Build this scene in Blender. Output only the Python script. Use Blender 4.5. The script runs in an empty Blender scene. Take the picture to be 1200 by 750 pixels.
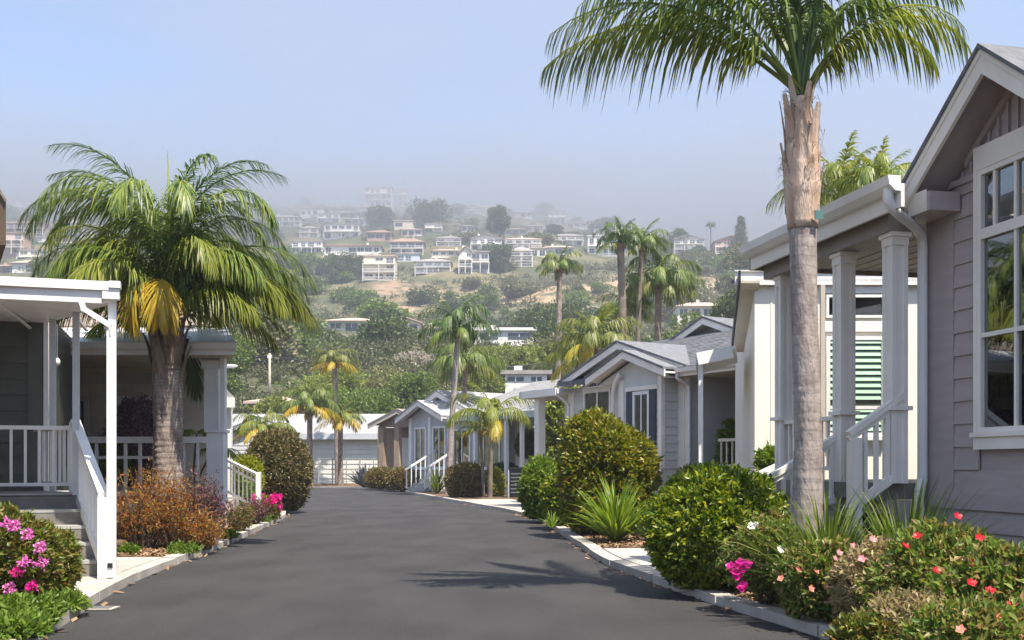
import bpy, math, random
import numpy as np
from mathutils import Vector, Matrix

R = math.radians
PI = math.pi
scene = bpy.context.scene
COL = scene.collection
random.seed(7)

# ------------------------------------------------------------------ camera, sky, sun, exposure
CAM_H, FPX, CXP, HZP = 1.15, 1200.0, 600.0, 545.0
cam_data = bpy.data.cameras.new("camera")
cam_data.sensor_width = 36.0
cam_data.lens = 36.0
cam_data.shift_y = (HZP - 375.0) / 1200.0
cam_data.clip_start = 0.1
cam_data.clip_end = 6000.0
cam = bpy.data.objects.new("camera", cam_data)
cam.location = (0, 0, CAM_H)
cam.rotation_euler = (R(90), 0, 0)
COL.objects.link(cam)
scene.camera = cam

SUN_VEC = Vector((0.27, -0.37, 0.885)).normalized()
SUN_EL = math.asin(SUN_VEC.z)
SUN_AZ = math.atan2(SUN_VEC.x, SUN_VEC.y)
sun_data = bpy.data.lights.new("sun", 'SUN')
sun_data.energy = 3.9
sun_data.angle = R(0.53)
sun_data.color = (1.0, 0.91, 0.78)
sun = bpy.data.objects.new("sun", sun_data)
sun.rotation_euler = SUN_VEC.to_track_quat('Z', 'Y').to_euler()
sun.location = (20, -20, 60)
COL.objects.link(sun)

world = bpy.data.worlds.new("World")
scene.world = world
world.use_nodes = True
wt = world.node_tree
wt.nodes.clear()
def wn(t, **kw):
    n = wt.nodes.new(t)
    for k, v in kw.items():
        setattr(n, k, v)
    return n
out = wn('ShaderNodeOutputWorld')
bg = wn('ShaderNodeBackground'); bg.inputs['Strength'].default_value = 0.10
sky = wn('ShaderNodeTexSky', sky_type='NISHITA')
sky.sun_disc = False
sky.sun_elevation = SUN_EL
sky.sun_rotation = SUN_AZ
sky.air_density = 1.0
sky.dust_density = 0.5
sky.ozone_density = 1.5
tc = wn('ShaderNodeTexCoord')
mp = wn('ShaderNodeMapping'); mp.inputs['Scale'].default_value = (1.0, 1.0, 2.2); mp.inputs['Location'].default_value = (0.55, 0.1, 0.35)
nz = wn('ShaderNodeTexNoise'); nz.inputs['Scale'].default_value = 2.8; nz.inputs['Detail'].default_value = 5; nz.inputs['Roughness'].default_value = 0.5
cr = wn('ShaderNodeValToRGB'); cr.color_ramp.elements[0].position = 0.38; cr.color_ramp.elements[1].position = 0.70
cr.color_ramp.elements[0].color = (0.04, 0.04, 0.04, 1); cr.color_ramp.elements[1].color = (0.90, 0.90, 0.90, 1)
sep = wn('ShaderNodeSeparateXYZ')
hz = wn('ShaderNodeMapRange'); hz.inputs[1].default_value = 0.10; hz.inputs[2].default_value = 0.32; hz.inputs[3].default_value = 0.95; hz.inputs[4].default_value = 0.0
mx = wn('ShaderNodeMath', operation='MAXIMUM')
mix = wn('ShaderNodeMix', data_type='RGBA'); mix.inputs[7].default_value = (2.05, 2.36, 3.2, 1)
L = wt.links.new
L(tc.outputs['Generated'], mp.inputs['Vector']); L(mp.outputs[0], nz.inputs['Vector']); L(nz.outputs['Fac'], cr.inputs['Fac'])
L(tc.outputs['Generated'], sep.inputs[0]); L(sep.outputs['Z'], hz.inputs[0])
L(cr.outputs['Color'], mx.inputs[0]); L(hz.outputs[0], mx.inputs[1])
L(mx.outputs[0], mix.inputs[0]); L(sky.outputs['Color'], mix.inputs[6])
L(mix.outputs[2], bg.inputs['Color']); L(bg.outputs[0], out.inputs['Surface'])

scene.view_settings.view_transform = 'Standard'
scene.view_settings.look = 'None'
scene.view_settings.gamma = 1.0
scene.view_settings.exposure = 1.6
scene.render.engine = 'CYCLES'
scene.cycles.use_denoising = True
try:
    scene.cycles.denoiser = 'OPENIMAGEDENOISE'
except Exception:
    pass
scene.cycles.max_bounces = 6
scene.cycles.diffuse_bounces = 3
scene.cycles.glossy_bounces = 3
scene.cycles.transmission_bounces = 4
scene.cycles.transparent_max_bounces = 12
scene.cycles.volume_bounces = 1
scene.cycles.volume_step_rate = 2.0
scene.cycles.volume_max_steps = 96
scene.cycles.caustics_reflective = False
scene.cycles.caustics_refractive = False
scene.cycles.use_adaptive_sampling = True
scene.cycles.adaptive_threshold = 0.02
scene.cycles.sample_clamp_indirect = 6.0

# ------------------------------------------------------------------ helpers
def at(px, py, Y):
    """world point seen at photograph pixel (px, py) at depth Y"""
    return Vector(((px - CXP) / FPX * Y, Y, CAM_H + (HZP - py) / FPX * Y))
def gx(px, Y):
    return (px - CXP) / FPX * Y
def gz(py, Y):
    return CAM_H + (HZP - py) / FPX * Y

def mat(name, c1, c2=None, rough=0.6, scale=4.0, bump=0.0, bscale=40.0, spec=0.4, per_obj=0.0, detail=4, stretch=(1, 1, 1), metallic=0.0, c3=None, pos=(0.35, 0.65), coat=0.0, spots=None):
    m = bpy.data.materials.new(name)
    m.use_nodes = True
    nt = m.node_tree
    b = nt.nodes['Principled BSDF']
    b.inputs['Roughness'].default_value = rough
    b.inputs['Metallic'].default_value = metallic
    b.inputs['Specular IOR Level'].default_value = spec
    if coat: b.inputs['Coat Weight'].default_value = coat
    geo = nt.nodes.new('ShaderNodeNewGeometry')
    mp = nt.nodes.new('ShaderNodeMapping'); mp.inputs['Scale'].default_value = stretch
    nt.links.new(geo.outputs['Position'], mp.inputs['Vector'])
    n = nt.nodes.new('ShaderNodeTexNoise'); n.inputs['Scale'].default_value = scale; n.inputs['Detail'].default_value = detail
    nt.links.new(mp.outputs[0], n.inputs['Vector'])
    r = nt.nodes.new('ShaderNodeValToRGB')
    c2 = c2 or tuple(x * 0.82 for x in c1)
    e = r.color_ramp.elements
    e[0].position, e[1].position = pos
    e[0].color = (*c2, 1); e[1].color = (*c1, 1)
    if c3:
        k = e.new(0.5 * (pos[0] + pos[1])); k.color = (*c3, 1)
    nt.links.new(n.outputs['Fac'], r.inputs['Fac'])
    col = r.outputs['Color']
    if spots:
        v = nt.nodes.new('ShaderNodeTexNoise'); v.inputs['Scale'].default_value = spots[1]; v.inputs['Detail'].default_value = 6; v.inputs['Roughness'].default_value = 0.65
        nt.links.new(geo.outputs['Position'], v.inputs['Vector'])
        q = nt.nodes.new('ShaderNodeValToRGB'); q.color_ramp.elements[0].position = spots[2]; q.color_ramp.elements[1].position = spots[3]
        nt.links.new(v.outputs['Fac'], q.inputs['Fac'])
        mm = nt.nodes.new('ShaderNodeMix'); mm.data_type = 'RGBA'; mm.inputs[7].default_value = (*spots[0], 1)
        nt.links.new(q.outputs['Color'], mm.inputs[0]); nt.links.new(col, mm.inputs[6])
        col = mm.outputs[2]
    if per_obj:
        oi = nt.nodes.new('ShaderNodeObjectInfo')
        mr = nt.nodes.new('ShaderNodeMapRange'); mr.inputs[3].default_value = 1 - per_obj; mr.inputs[4].default_value = 1 + per_obj
        nt.links.new(oi.outputs['Random'], mr.inputs[0])
        hs = nt.nodes.new('ShaderNodeHueSaturation')
        nt.links.new(mr.outputs[0], hs.inputs['Value']); nt.links.new(col, hs.inputs['Color'])
        col = hs.outputs['Color']
    nt.links.new(col, b.inputs['Base Color'])
    if bump:
        n2 = nt.nodes.new('ShaderNodeTexNoise'); n2.inputs['Scale'].default_value = bscale; n2.inputs['Detail'].default_value = 5
        nt.links.new(mp.outputs[0], n2.inputs['Vector'])
        bp = nt.nodes.new('ShaderNodeBump'); bp.inputs['Strength'].default_value = bump; bp.inputs['Distance'].default_value = 0.02
        nt.links.new(n2.outputs['Fac'], bp.inputs['Height']); nt.links.new(bp.outputs['Normal'], b.inputs['Normal'])
    return m

def leafmat(name, cols, trans=0.35, rough=0.42, spec=0.35, clump=0.0, cscale=3.0):
    """foliage: a different tone for every leaf (random per mesh island), some light through it"""
    m = bpy.data.materials.new(name)
    m.use_nodes = True
    nt = m.node_tree
    nt.nodes.clear()
    o = nt.nodes.new('ShaderNodeOutputMaterial')
    geo = nt.nodes.new('ShaderNodeNewGeometry')
    r = nt.nodes.new('ShaderNodeValToRGB')
    e = r.color_ramp.elements
    n = len(cols)
    e[0].position = 0; e[0].color = (*cols[0], 1)
    e[1].position = 1; e[1].color = (*cols[-1], 1)
    for i in range(1, n - 1):
        k = e.new(i / (n - 1)); k.color = (*cols[i], 1)
    if clump:
        tx = nt.nodes.new('ShaderNodeTexNoise'); tx.inputs['Scale'].default_value = cscale; tx.inputs['Detail'].default_value = 2
        nt.links.new(geo.outputs['Position'], tx.inputs['Vector'])
        mr = nt.nodes.new('ShaderNodeMapRange'); mr.inputs[1].default_value = 0.3; mr.inputs[2].default_value = 0.7
        nt.links.new(tx.outputs['Fac'], mr.inputs[0])
        mm = nt.nodes.new('ShaderNodeMix'); mm.inputs[0].default_value = clump
        nt.links.new(geo.outputs['Random Per Island'], mm.inputs[2]); nt.links.new(mr.outputs[0], mm.inputs[3])
        nt.links.new(mm.outputs[0], r.inputs['Fac'])
    else:
        nt.links.new(geo.outputs['Random Per Island'], r.inputs['Fac'])
    p = nt.nodes.new('ShaderNodeBsdfPrincipled'); p.inputs['Roughness'].default_value = rough; p.inputs['Specular IOR Level'].default_value = spec
    t = nt.nodes.new('ShaderNodeBsdfTranslucent')
    mxs = nt.nodes.new('ShaderNodeMixShader'); mxs.inputs[0].default_value = trans
    g = nt.nodes.new('ShaderNodeHueSaturation'); g.inputs['Saturation'].default_value = 1.1; g.inputs['Value'].default_value = 1.5
    nt.links.new(r.outputs['Color'], p.inputs['Base Color']); nt.links.new(r.outputs['Color'], g.inputs['Color'])
    nt.links.new(g.outputs['Color'], t.inputs['Color'])
    nt.links.new(p.outputs[0], mxs.inputs[1]); nt.links.new(t.outputs[0], mxs.inputs[2]); nt.links.new(mxs.outputs[0], o.inputs['Surface'])
    return m

def glassmat(name, tint=(0.55, 0.62, 0.62), refl=0.12):
    m = bpy.data.materials.new(name); m.use_nodes = True
    nt = m.node_tree; nt.nodes.clear()
    o = nt.nodes.new('ShaderNodeOutputMaterial')
    tr = nt.nodes.new('ShaderNodeBsdfTransparent'); tr.inputs[0].default_value = (*tint, 1)
    gl = nt.nodes.new('ShaderNodeBsdfGlossy'); gl.inputs['Roughness'].default_value = 0.02; gl.inputs[0].default_value = (0.9, 0.93, 0.95, 1)
    f = nt.nodes.new('ShaderNodeFresnel'); f.inputs[0].default_value = 1.45
    a = nt.nodes.new('ShaderNodeMath'); a.operation = 'ADD'; a.inputs[1].default_value = refl; a.use_clamp = True
    ms = nt.nodes.new('ShaderNodeMixShader')
    nt.links.new(f.outputs[0], a.inputs[0]); nt.links.new(a.outputs[0], ms.inputs[0])
    nt.links.new(tr.outputs[0], ms.inputs[1]); nt.links.new(gl.outputs[0], ms.inputs[2]); nt.links.new(ms.outputs[0], o.inputs['Surface'])
    return m

def link(o, parent=None):
    COL.objects.link(o)
    if parent: o.parent = parent
    return o

def thing(name, label, cat, loc=(0, 0, 0), rotz=0.0, group=None):
    o = bpy.data.objects.new(name, None)
    o.empty_display_size = 0.2
    COL.objects.link(o)
    o.location = loc; o.rotation_euler = (0, 0, rotz)
    o['label'] = label; o['category'] = cat
    if group: o['group'] = group
    return o

def tag(o, label, cat, group=None):
    o['label'] = label; o['category'] = cat
    if group: o['group'] = group
    return o

class MB:
    def __init__(self): self.v = []; self.f = []; self.sm = False
    def add(self, vs, fs):
        b = len(self.v); self.v += [tuple(x) for x in vs]; self.f += [tuple(i + b for i in f) for f in fs]; return self
    def box(self, x0, x1, y0, y1, z0, z1):
        return self.add([(x0, y0, z0), (x1, y0, z0), (x1, y1, z0), (x0, y1, z0), (x0, y0, z1), (x1, y0, z1), (x1, y1, z1), (x0, y1, z1)],
                        [(0, 3, 2, 1), (4, 5, 6, 7), (0, 1, 5, 4), (1, 2, 6, 5), (2, 3, 7, 6), (3, 0, 4, 7)])
    def prism(self, pts, ext):
        n = len(pts); e = Vector(ext)
        vs = [Vector(p) for p in pts]; vs += [p + e for p in vs[:n]]
        return self.add(vs, [tuple(range(n))[::-1], tuple(range(n, 2 * n))] + [(i, (i + 1) % n, n + (i + 1) % n, n + i) for i in range(n)])
    def beam(self, p, q, w, h):
        p, q = Vector(p), Vector(q); d = (q - p).normalized()
        s = d.cross(Vector((0, 0, 1)))
        s = s.normalized() if s.length > 1e-4 else Vector((1, 0, 0))
        u = s.cross(d).normalized()
        s *= w / 2; u *= h / 2
        return self.add([p - s - u, p + s - u, p + s + u, p - s + u, q - s - u, q + s - u, q + s + u, q - s + u],
                        [(0, 1, 2, 3), (7, 6, 5, 4), (0, 4, 5, 1), (1, 5, 6, 2), (2, 6, 7, 3), (3, 7, 4, 0)])
    def tube(self, pts, rad, n=8, cap=True):
        pts = [Vector(p) for p in pts]
        if not hasattr(rad, '__len__'): rad = [rad] * len(pts)
        vs = []; fs = []
        prev = None
        for i, p in enumerate(pts):
            d = (pts[min(i + 1, len(pts) - 1)] - pts[max(i - 1, 0)]).normalized()
            if prev is None:
                a = d.cross(Vector((0, 1, 0.01))); a = a if a.length > 1e-3 else Vector((1, 0, 0))
            else:
                a = prev - d * prev.dot(d)
            a.normalize(); prev = a
            b = d.cross(a)
            for k in range(n):
                t = 2 * PI * k / n
                vs.append(p + (a * math.cos(t) + b * math.sin(t)) * rad[i])
        for i in range(len(pts) - 1):
            for k in range(n):
                fs.append((i * n + k, i * n + (k + 1) % n, (i + 1) * n + (k + 1) % n, (i + 1) * n + k))
        if cap:
            fs.append(tuple(range(n))[::-1]); fs.append(tuple((len(pts) - 1) * n + k for k in range(n)))
        return self.add(vs, fs)
    def ball(self, c, rx, ry, rz, nu=10, nv=7):
        vs = []; fs = []
        for j in range(nv + 1):
            th = PI * j / nv
            for i in range(nu):
                ph = 2 * PI * i / nu
                vs.append((c[0] + rx * math.sin(th) * math.cos(ph), c[1] + ry * math.sin(th) * math.sin(ph), c[2] + rz * math.cos(th)))
        for j in range(nv):
            for i in range(nu):
                fs.append((j * nu + i, (j + 1) * nu + i, (j + 1) * nu + (i + 1) % nu, j * nu + (i + 1) % nu))
        return self.add(vs, fs)
    def mesh(self, name, m, smooth=False):
        me = bpy.data.meshes.new(name)
        me.from_pydata(self.v, [], self.f)
        me.materials.append(m)
        if smooth:
            me.polygons.foreach_set('use_smooth', [True] * len(me.polygons))
        me.update()
        return me
    def build(self, name, m, parent=None, smooth=False, kind=None, loc=None):
        o = bpy.data.objects.new(name, self.mesh(name, m, smooth))
        if loc: o.location = loc
        link(o, parent)
        if kind: o['kind'] = kind
        return o

def mesh_np(name, v, quads=None, tris=None, m=None):
    me = bpy.data.meshes.new(name)
    v = np.asarray(v, dtype=np.float32).reshape(-1, 3)
    nq = 0 if quads is None else len(quads); ntr = 0 if tris is None else len(tris)
    me.vertices.add(len(v)); me.vertices.foreach_set('co', v.ravel())
    me.loops.add(nq * 4 + ntr * 3); me.polygons.add(nq + ntr)
    li = []
    if nq: li.append(np.asarray(quads, dtype=np.int32).ravel())
    if ntr: li.append(np.asarray(tris, dtype=np.int32).ravel())
    me.loops.foreach_set('vertex_index', np.concatenate(li))
    st = np.concatenate([np.arange(nq) * 4, nq * 4 + np.arange(ntr) * 3]).astype(np.int32)
    me.polygons.foreach_set('loop_start', st)
    me.update(calc_edges=True)
    if m: me.materials.append(m)
    return me

_cube = {}
def _unit(kind, m):
    k = (kind, m.name)
    if k not in _cube:
        b = MB()
        if kind == 'cube':
            # a unit block with slightly eased edges
            b.box(-.5, .5, -.5, .5, -.5, .5)
        else:                                   # lap siding board: thin at the top, thick at the lower edge
            b.add([(-.5, 0, -.5), (.5, 0, -.5), (.5, 1, -.5), (-.5, 1, -.5), (-.5, 0, .5), (.5, 0, .5), (.5, .25, .5), (-.5, .25, .5)],
                  [(0, 3, 2, 1), (4, 5, 6, 7), (0, 1, 5, 4), (1, 2, 6, 5), (2, 3, 7, 6), (3, 0, 4, 7)])
        _cube[k] = b.mesh(kind, m)
    return _cube[k]

def bx(name, m, par, x0, x1, y0, y1, z0, z1):
    o = bpy.data.objects.new(name, _unit('cube', m))
    o.location = ((x0 + x1) / 2, (y0 + y1) / 2, (z0 + z1) / 2)
    o.scale = (abs(x1 - x0), abs(y1 - y0), abs(z1 - z0))
    return link(o, par)
def plank(m, par, x0, x1, y, z0, z1, th=0.022, name='plank'):
    o = bpy.data.objects.new(name, _unit('plank', m))
    o.location = ((x0 + x1) / 2, y, (z0 + z1) / 2)
    o.scale = (abs(x1 - x0), th, abs(z1 - z0))
    return link(o, par)
def beam(name, m, par, p, q, w, h):
    p, q = Vector(p), Vector(q); d = q - p; ln = d.length; d.normalize()
    s = d.cross(Vector((0, 0, 1)))
    s = s.normalized() if s.length > 1e-4 else Vector((1, 0, 0))
    u = s.cross(d)
    M = Matrix((s, d, u)).transposed().to_4x4()
    M.translation = (p + q) / 2
    o = bpy.data.objects.new(name, _unit('cube', m))
    o.matrix_local = M @ Matrix.Diagonal((w, ln, h, 1))
    return link(o, par)
def planks(m, par, x0, x1, y, z0, z1, step, th=0.022, clip=None, holes=()):
    """horizontal lap boards, cut round the openings given as (xa, xb, za, zb)"""
    z = z0
    while z < z1 - 0.02:
        zt = min(z + step, z1)
        a, b = x0, x1
        if clip:
            r = clip((z + zt) / 2)
            a, b = max(a, r[0]), min(b, r[1])
        segs = [(a, b)]
        for (xa, xb, za, zb) in holes:
            if zt > za + 0.03 and z < zb - 0.03:
                ns = []
                for (p, q) in segs:
                    if xb <= p or xa >= q: ns.append((p, q)); continue
                    if xa > p: ns.append((p, xa))
                    if xb < q: ns.append((xb, q))
                segs = ns
        for (p, q) in segs:
            if q - p > 0.03: plank(m, par, p, q, y, z, zt, th)
        z = zt

def window(par, x0, x1, z0, z1, y, mf, mg, dark, fw=0.06, dep=0.05, rails=(), stiles=(), blinds=None, sill=True, name='window', frame_extra=0.0, pane_y=None):
    """window part in a wall facing local +y: frame mesh, panes, flat dark panel standing in for the unlit room, optional blind slats"""
    b = MB()
    e = frame_extra
    b.box(x0 - e, x0 + fw, y, y + dep, z0 - e, z1 + e); b.box(x1 - fw, x1 + e, y, y + dep, z0 - e, z1 + e)
    b.box(x0 + fw, x1 - fw, y, y + dep, z1 - fw, z1 + e); b.box(x0 + fw, x1 - fw, y, y + dep, z0 - e, z0 + fw)
    zs = [z0 + fw] + [r for r in rails] + [z1 - fw]
    for r in rails: b.box(x0 + fw, x1 - fw, y, y + dep * 0.9, r - fw * .45, r + fw * .45)
    xs = [x0 + fw] + list(stiles) + [x1 - fw]
    for s in stiles: b.box(s - fw * .35, s + fw * .35, y, y + dep * 0.8, z0 + fw, z1 - fw)
    w = b.build(name, mf, par)
    py = y + 0.012
    for i in range(len(xs) - 1):
        for j in range(len(zs) - 1):
            bx('pane', mg, w, xs[i] + .004, xs[i + 1] - .004, py, py + .006, zs[j] + .004, zs[j + 1] - .004)
    if sill: bx('sill', mf, w, x0 - e - .02, x1 + e + .02, y, y + dep + .035, z0 - e - .05, z0 - e - .002)
    bx('room_backing', dark, w, x0 + .01, x1 - .01, y - .075, y - .06, z0 + .01, z1 - .01)  # flat panel for the room; where dark, its colour stands in for shade
    if blinds:
        mb_, step, za, zb = blinds
        z = za
        while z < zb:
            bx('blind_slat', mb_, w, x0 + fw, x1 - fw, y - .03, y - .022, z, z + step * .72)
            z += step
    return w

def frame(origin, xaxis):
    """rotation about z that takes local +x to the given horizontal direction"""
    return (origin[0], origin[1], 0.0), math.atan2(xaxis[1], xaxis[0])

# ------------------------------------------------------------------ terrain
BY = [0, 62, 78, 92, 110, 150, 200, 250, 300, 340, 400, 480, 560, 700, 1500]
BH = [0, 0, 4.0, 8.0, 12.0, 18.5, 27.0, 39.0, 53.0, 66.0, 87.0, 117.0, 140.0, 146.0, 146.0]
HX = [-900, -60, 10, 40, 73, 110, 200, 900]
HC = [160, 158, 150, 116, 86, 68, 45, 30]
def terr(x, y):
    base = np.interp(y, BY, BH)
    crest = np.interp(x, HX, HC)
    k = 6.0
    h = -k * math.log(math.exp(-base / k) + math.exp(-crest / k)) + k * math.log(1 + math.exp(-crest / k))
    if y > 70:
        a = min(1.0, (y - 70) / 120)
        h += a * (2.2 * math.sin(x * .035 + y * .021) + 1.6 * math.sin(x * .083 - y * .05 + 1.3) + 0.7 * math.sin(x * .19 + y * .13))
    return h
def hill(px, py, y0=64.0):
    """where the sight line of a photograph pixel meets the hill"""
    y = y0; best = None
    while y < 700:
        p = at(px, py, y); g = terr(p.x, y)
        if p.z <= g: return Vector((p.x, y, g))
        if best is None or (p.z - g) / y < best[0]: best = ((p.z - g) / y, Vector((p.x, y, g)))
        y += 0.5 if y < 150 else 1.0
    return best[1]                      # just over the crest: the nearest ground below the sight line

# ------------------------------------------------------------------ materials
M = {}
M['asphalt'] = mat('asphalt', (0.055, 0.053, 0.053), (0.036, 0.035, 0.035), rough=0.78, scale=1.3, bump=0.8, bscale=170, spec=0.3, detail=10, stretch=(1, 0.5, 1), spots=((0.10, 0.097, 0.092), 130.0, 0.57, 0.70))
M['concrete'] = mat('concrete', (0.50, 0.46, 0.41), (0.36, 0.33, 0.29), rough=0.85, scale=3, bump=0.25, bscale=90, detail=8, per_obj=0.12, spots=((0.26, 0.235, 0.20), 6.0, 0.56, 0.74))
M['soil'] = mat('soil', (0.17, 0.105, 0.065), (0.085, 0.05, 0.03), rough=0.95, scale=9, bump=1.0, bscale=45, detail=8, spots=((0.27, 0.19, 0.12), 22, 0.55, 0.7))
M['chip'] = leafmat('chip', [(0.10, 0.055, 0.03), (0.22, 0.13, 0.075), (0.34, 0.24, 0.15), (0.15, 0.09, 0.055)], trans=0.0, rough=0.9, spec=0.1)
M['white'] = mat('white', (0.80, 0.79, 0.77), (0.72, 0.71, 0.69), rough=0.45, scale=2.5, bump=0.08, bscale=30, spots=((0.60, 0.58, 0.54), 4, 0.66, 0.85))
M['trim_grey'] = mat('trim_grey', (0.84, 0.785, 0.715), (0.76, 0.71, 0.645), rough=0.5, scale=2.2, bump=0.1, bscale=40, spots=((0.56, 0.545, 0.52), 5, 0.64, 0.84))
M['mauve'] = mat('mauve', (0.43, 0.365, 0.355), (0.39, 0.33, 0.32), rough=0.62, scale=3, bump=0.25, bscale=60, per_obj=0.035, stretch=(1, 1, 6), spots=((0.46, 0.40, 0.39), 3.0, .6, .85))
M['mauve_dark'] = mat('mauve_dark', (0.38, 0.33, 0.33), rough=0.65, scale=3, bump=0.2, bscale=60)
M['cream'] = mat('cream', (0.84, 0.80, 0.71), (0.79, 0.75, 0.66), rough=0.7, scale=1.5, bump=0.12, bscale=80, detail=6)
M['porch_wood'] = mat('porch_wood', (0.30, 0.265, 0.24), (0.25, 0.22, 0.20), rough=0.7, scale=3, bump=0.15)
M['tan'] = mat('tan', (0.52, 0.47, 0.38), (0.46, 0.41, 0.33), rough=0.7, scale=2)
M['darkgreen'] = mat('darkgreen', (0.12, 0.127, 0.11), (0.10, 0.106, 0.092), rough=0.5, scale=3, bump=0.15, bscale=60, per_obj=0.05)
M['deckdark'] = mat('deckdark', (0.19, 0.18, 0.16), (0.15, 0.14, 0.125), rough=0.6, scale=5, bump=0.2, bscale=60, per_obj=0.06)
M['tread'] = mat('tread', (0.38, 0.375, 0.36), (0.30, 0.295, 0.28), rough=0.55, scale=5, bump=0.1)
M['greywall'] = mat('greywall', (0.57, 0.565, 0.54), (0.52, 0.515, 0.49), rough=0.6, scale=3, bump=0.15, bscale=60, per_obj=0.045)
M['beige'] = mat('beige', (0.66, 0.575, 0.46), (0.60, 0.52, 0.41), rough=0.65, scale=2.5, bump=0.15, bscale=60, per_obj=0.05)
M['sage'] = mat('sage', (0.21, 0.225, 0.18), (0.175, 0.19, 0.15), rough=0.65, scale=4, bump=0.15, per_obj=0.05)
M['palewall'] = mat('palewall', (0.66, 0.64, 0.59), (0.60, 0.58, 0.53), rough=0.6, scale=1.5, per_obj=0.03)
M['bluewall'] = mat('bluewall', (0.52, 0.52, 0.525), (0.46, 0.46, 0.465), rough=0.6, scale=2.5, per_obj=0.03)
M['brownwall'] = mat('brownwall', (0.36, 0.265, 0.195), (0.30, 0.22, 0.16), rough=0.7, scale=2.5)
M['brownfascia'] = mat('brownfascia', (0.115, 0.078, 0.052), (0.085, 0.057, 0.038), rough=0.7, scale=3)
M['shingle'] = mat('shingle', (0.185, 0.19, 0.205), (0.125, 0.13, 0.142), rough=0.9, scale=9, bump=0.5, bscale=120, per_obj=0.16, detail=6)
M['shingle_pale'] = mat('shingle_pale', (0.36, 0.36, 0.365), (0.28, 0.28, 0.285), rough=0.9, scale=5, bump=0.3, bscale=90, per_obj=0.07, detail=6)
M['shingle_brown'] = mat('shingle_brown', (0.36, 0.30, 0.255), (0.22, 0.18, 0.15), rough=0.9, scale=7, bump=0.4, bscale=90, per_obj=0.12, detail=6)
M['metalroof'] = mat('metalroof', (0.62, 0.62, 0.61), (0.54, 0.54, 0.53), rough=0.5, scale=3)
M['navy'] = mat('navy', (0.030, 0.042, 0.065), rough=0.45, scale=4)
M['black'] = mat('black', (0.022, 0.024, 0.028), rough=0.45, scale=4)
M['room'] = mat('room', (0.035, 0.04, 0.042), rough=0.9, scale=2)  # near-black colour standing in for the shade inside rooms
M['greyblind'] = mat('greyblind', (0.30, 0.31, 0.31), rough=0.6, scale=2)
M['greenblind'] = mat('greenblind', (0.33, 0.50, 0.37), (0.29, 0.45, 0.33), rough=0.5, scale=3)
M['glass'] = glassmat('glass', (0.55, 0.62, 0.62), 0.16)
M['glass_dark'] = glassmat('glass_dark', (0.40, 0.46, 0.46), 0.04)
M['glass_clear'] = glassmat('glass_clear', (0.86, 0.92, 0.89), 0.03)
M['glass_mirror'] = glassmat('glass_mirror', (0.42, 0.46, 0.43), 0.24)
M['steel'] = mat('steel', (0.35, 0.36, 0.37), rough=0.4, metallic=0.7, scale=5)
M['galv'] = mat('galv', (0.52, 0.55, 0.58), (0.46, 0.49, 0.52), rough=0.5, scale=4)
M['fence_grey'] = mat('fence_grey', (0.36, 0.36, 0.35), rough=0.6)
M['polewood'] = mat('polewood', (0.55, 0.49, 0.40), (0.45, 0.40, 0.33), rough=0.8, scale=6)
M['rock'] = mat('rock', (0.62, 0.58, 0.52), (0.40, 0.37, 0.32), rough=0.9, scale=7, bump=0.8, bscale=25)
# far houses
M['hw_white'] = mat('hw_white', (0.78, 0.76, 0.73), (0.70, 0.68, 0.65), rough=0.7, scale=.6)
M['hw_cream'] = mat('hw_cream', (0.74, 0.67, 0.53), (0.66, 0.60, 0.47), rough=0.7, scale=.6)
M['hw_grey'] = mat('hw_grey', (0.44, 0.44, 0.44), (0.37, 0.37, 0.37), rough=0.7, scale=.6)
M['hw_pink'] = mat('hw_pink', (0.52, 0.37, 0.30), (0.46, 0.32, 0.26), rough=0.7, scale=.6)
M['hw_blue'] = mat('hw_blue', (0.55, 0.61, 0.68), (0.48, 0.54, 0.60), rough=0.7, scale=.6)
M['hr_grey'] = mat('hr_grey', (0.36, 0.33, 0.31), (0.27, 0.25, 0.235), rough=0.9, scale=.8)
M['hr_tan'] = mat('hr_tan', (0.54, 0.43, 0.35), (0.43, 0.34, 0.28), rough=0.9, scale=.8)
M['hr_red'] = mat('hr_red', (0.37, 0.25, 0.19), (0.28, 0.19, 0.145), rough=0.9, scale=.8)
M['hwin'] = mat('hwin', (0.075, 0.09, 0.11), (0.05, 0.06, 0.08), rough=0.15, spec=0.6, scale=1)
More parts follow.
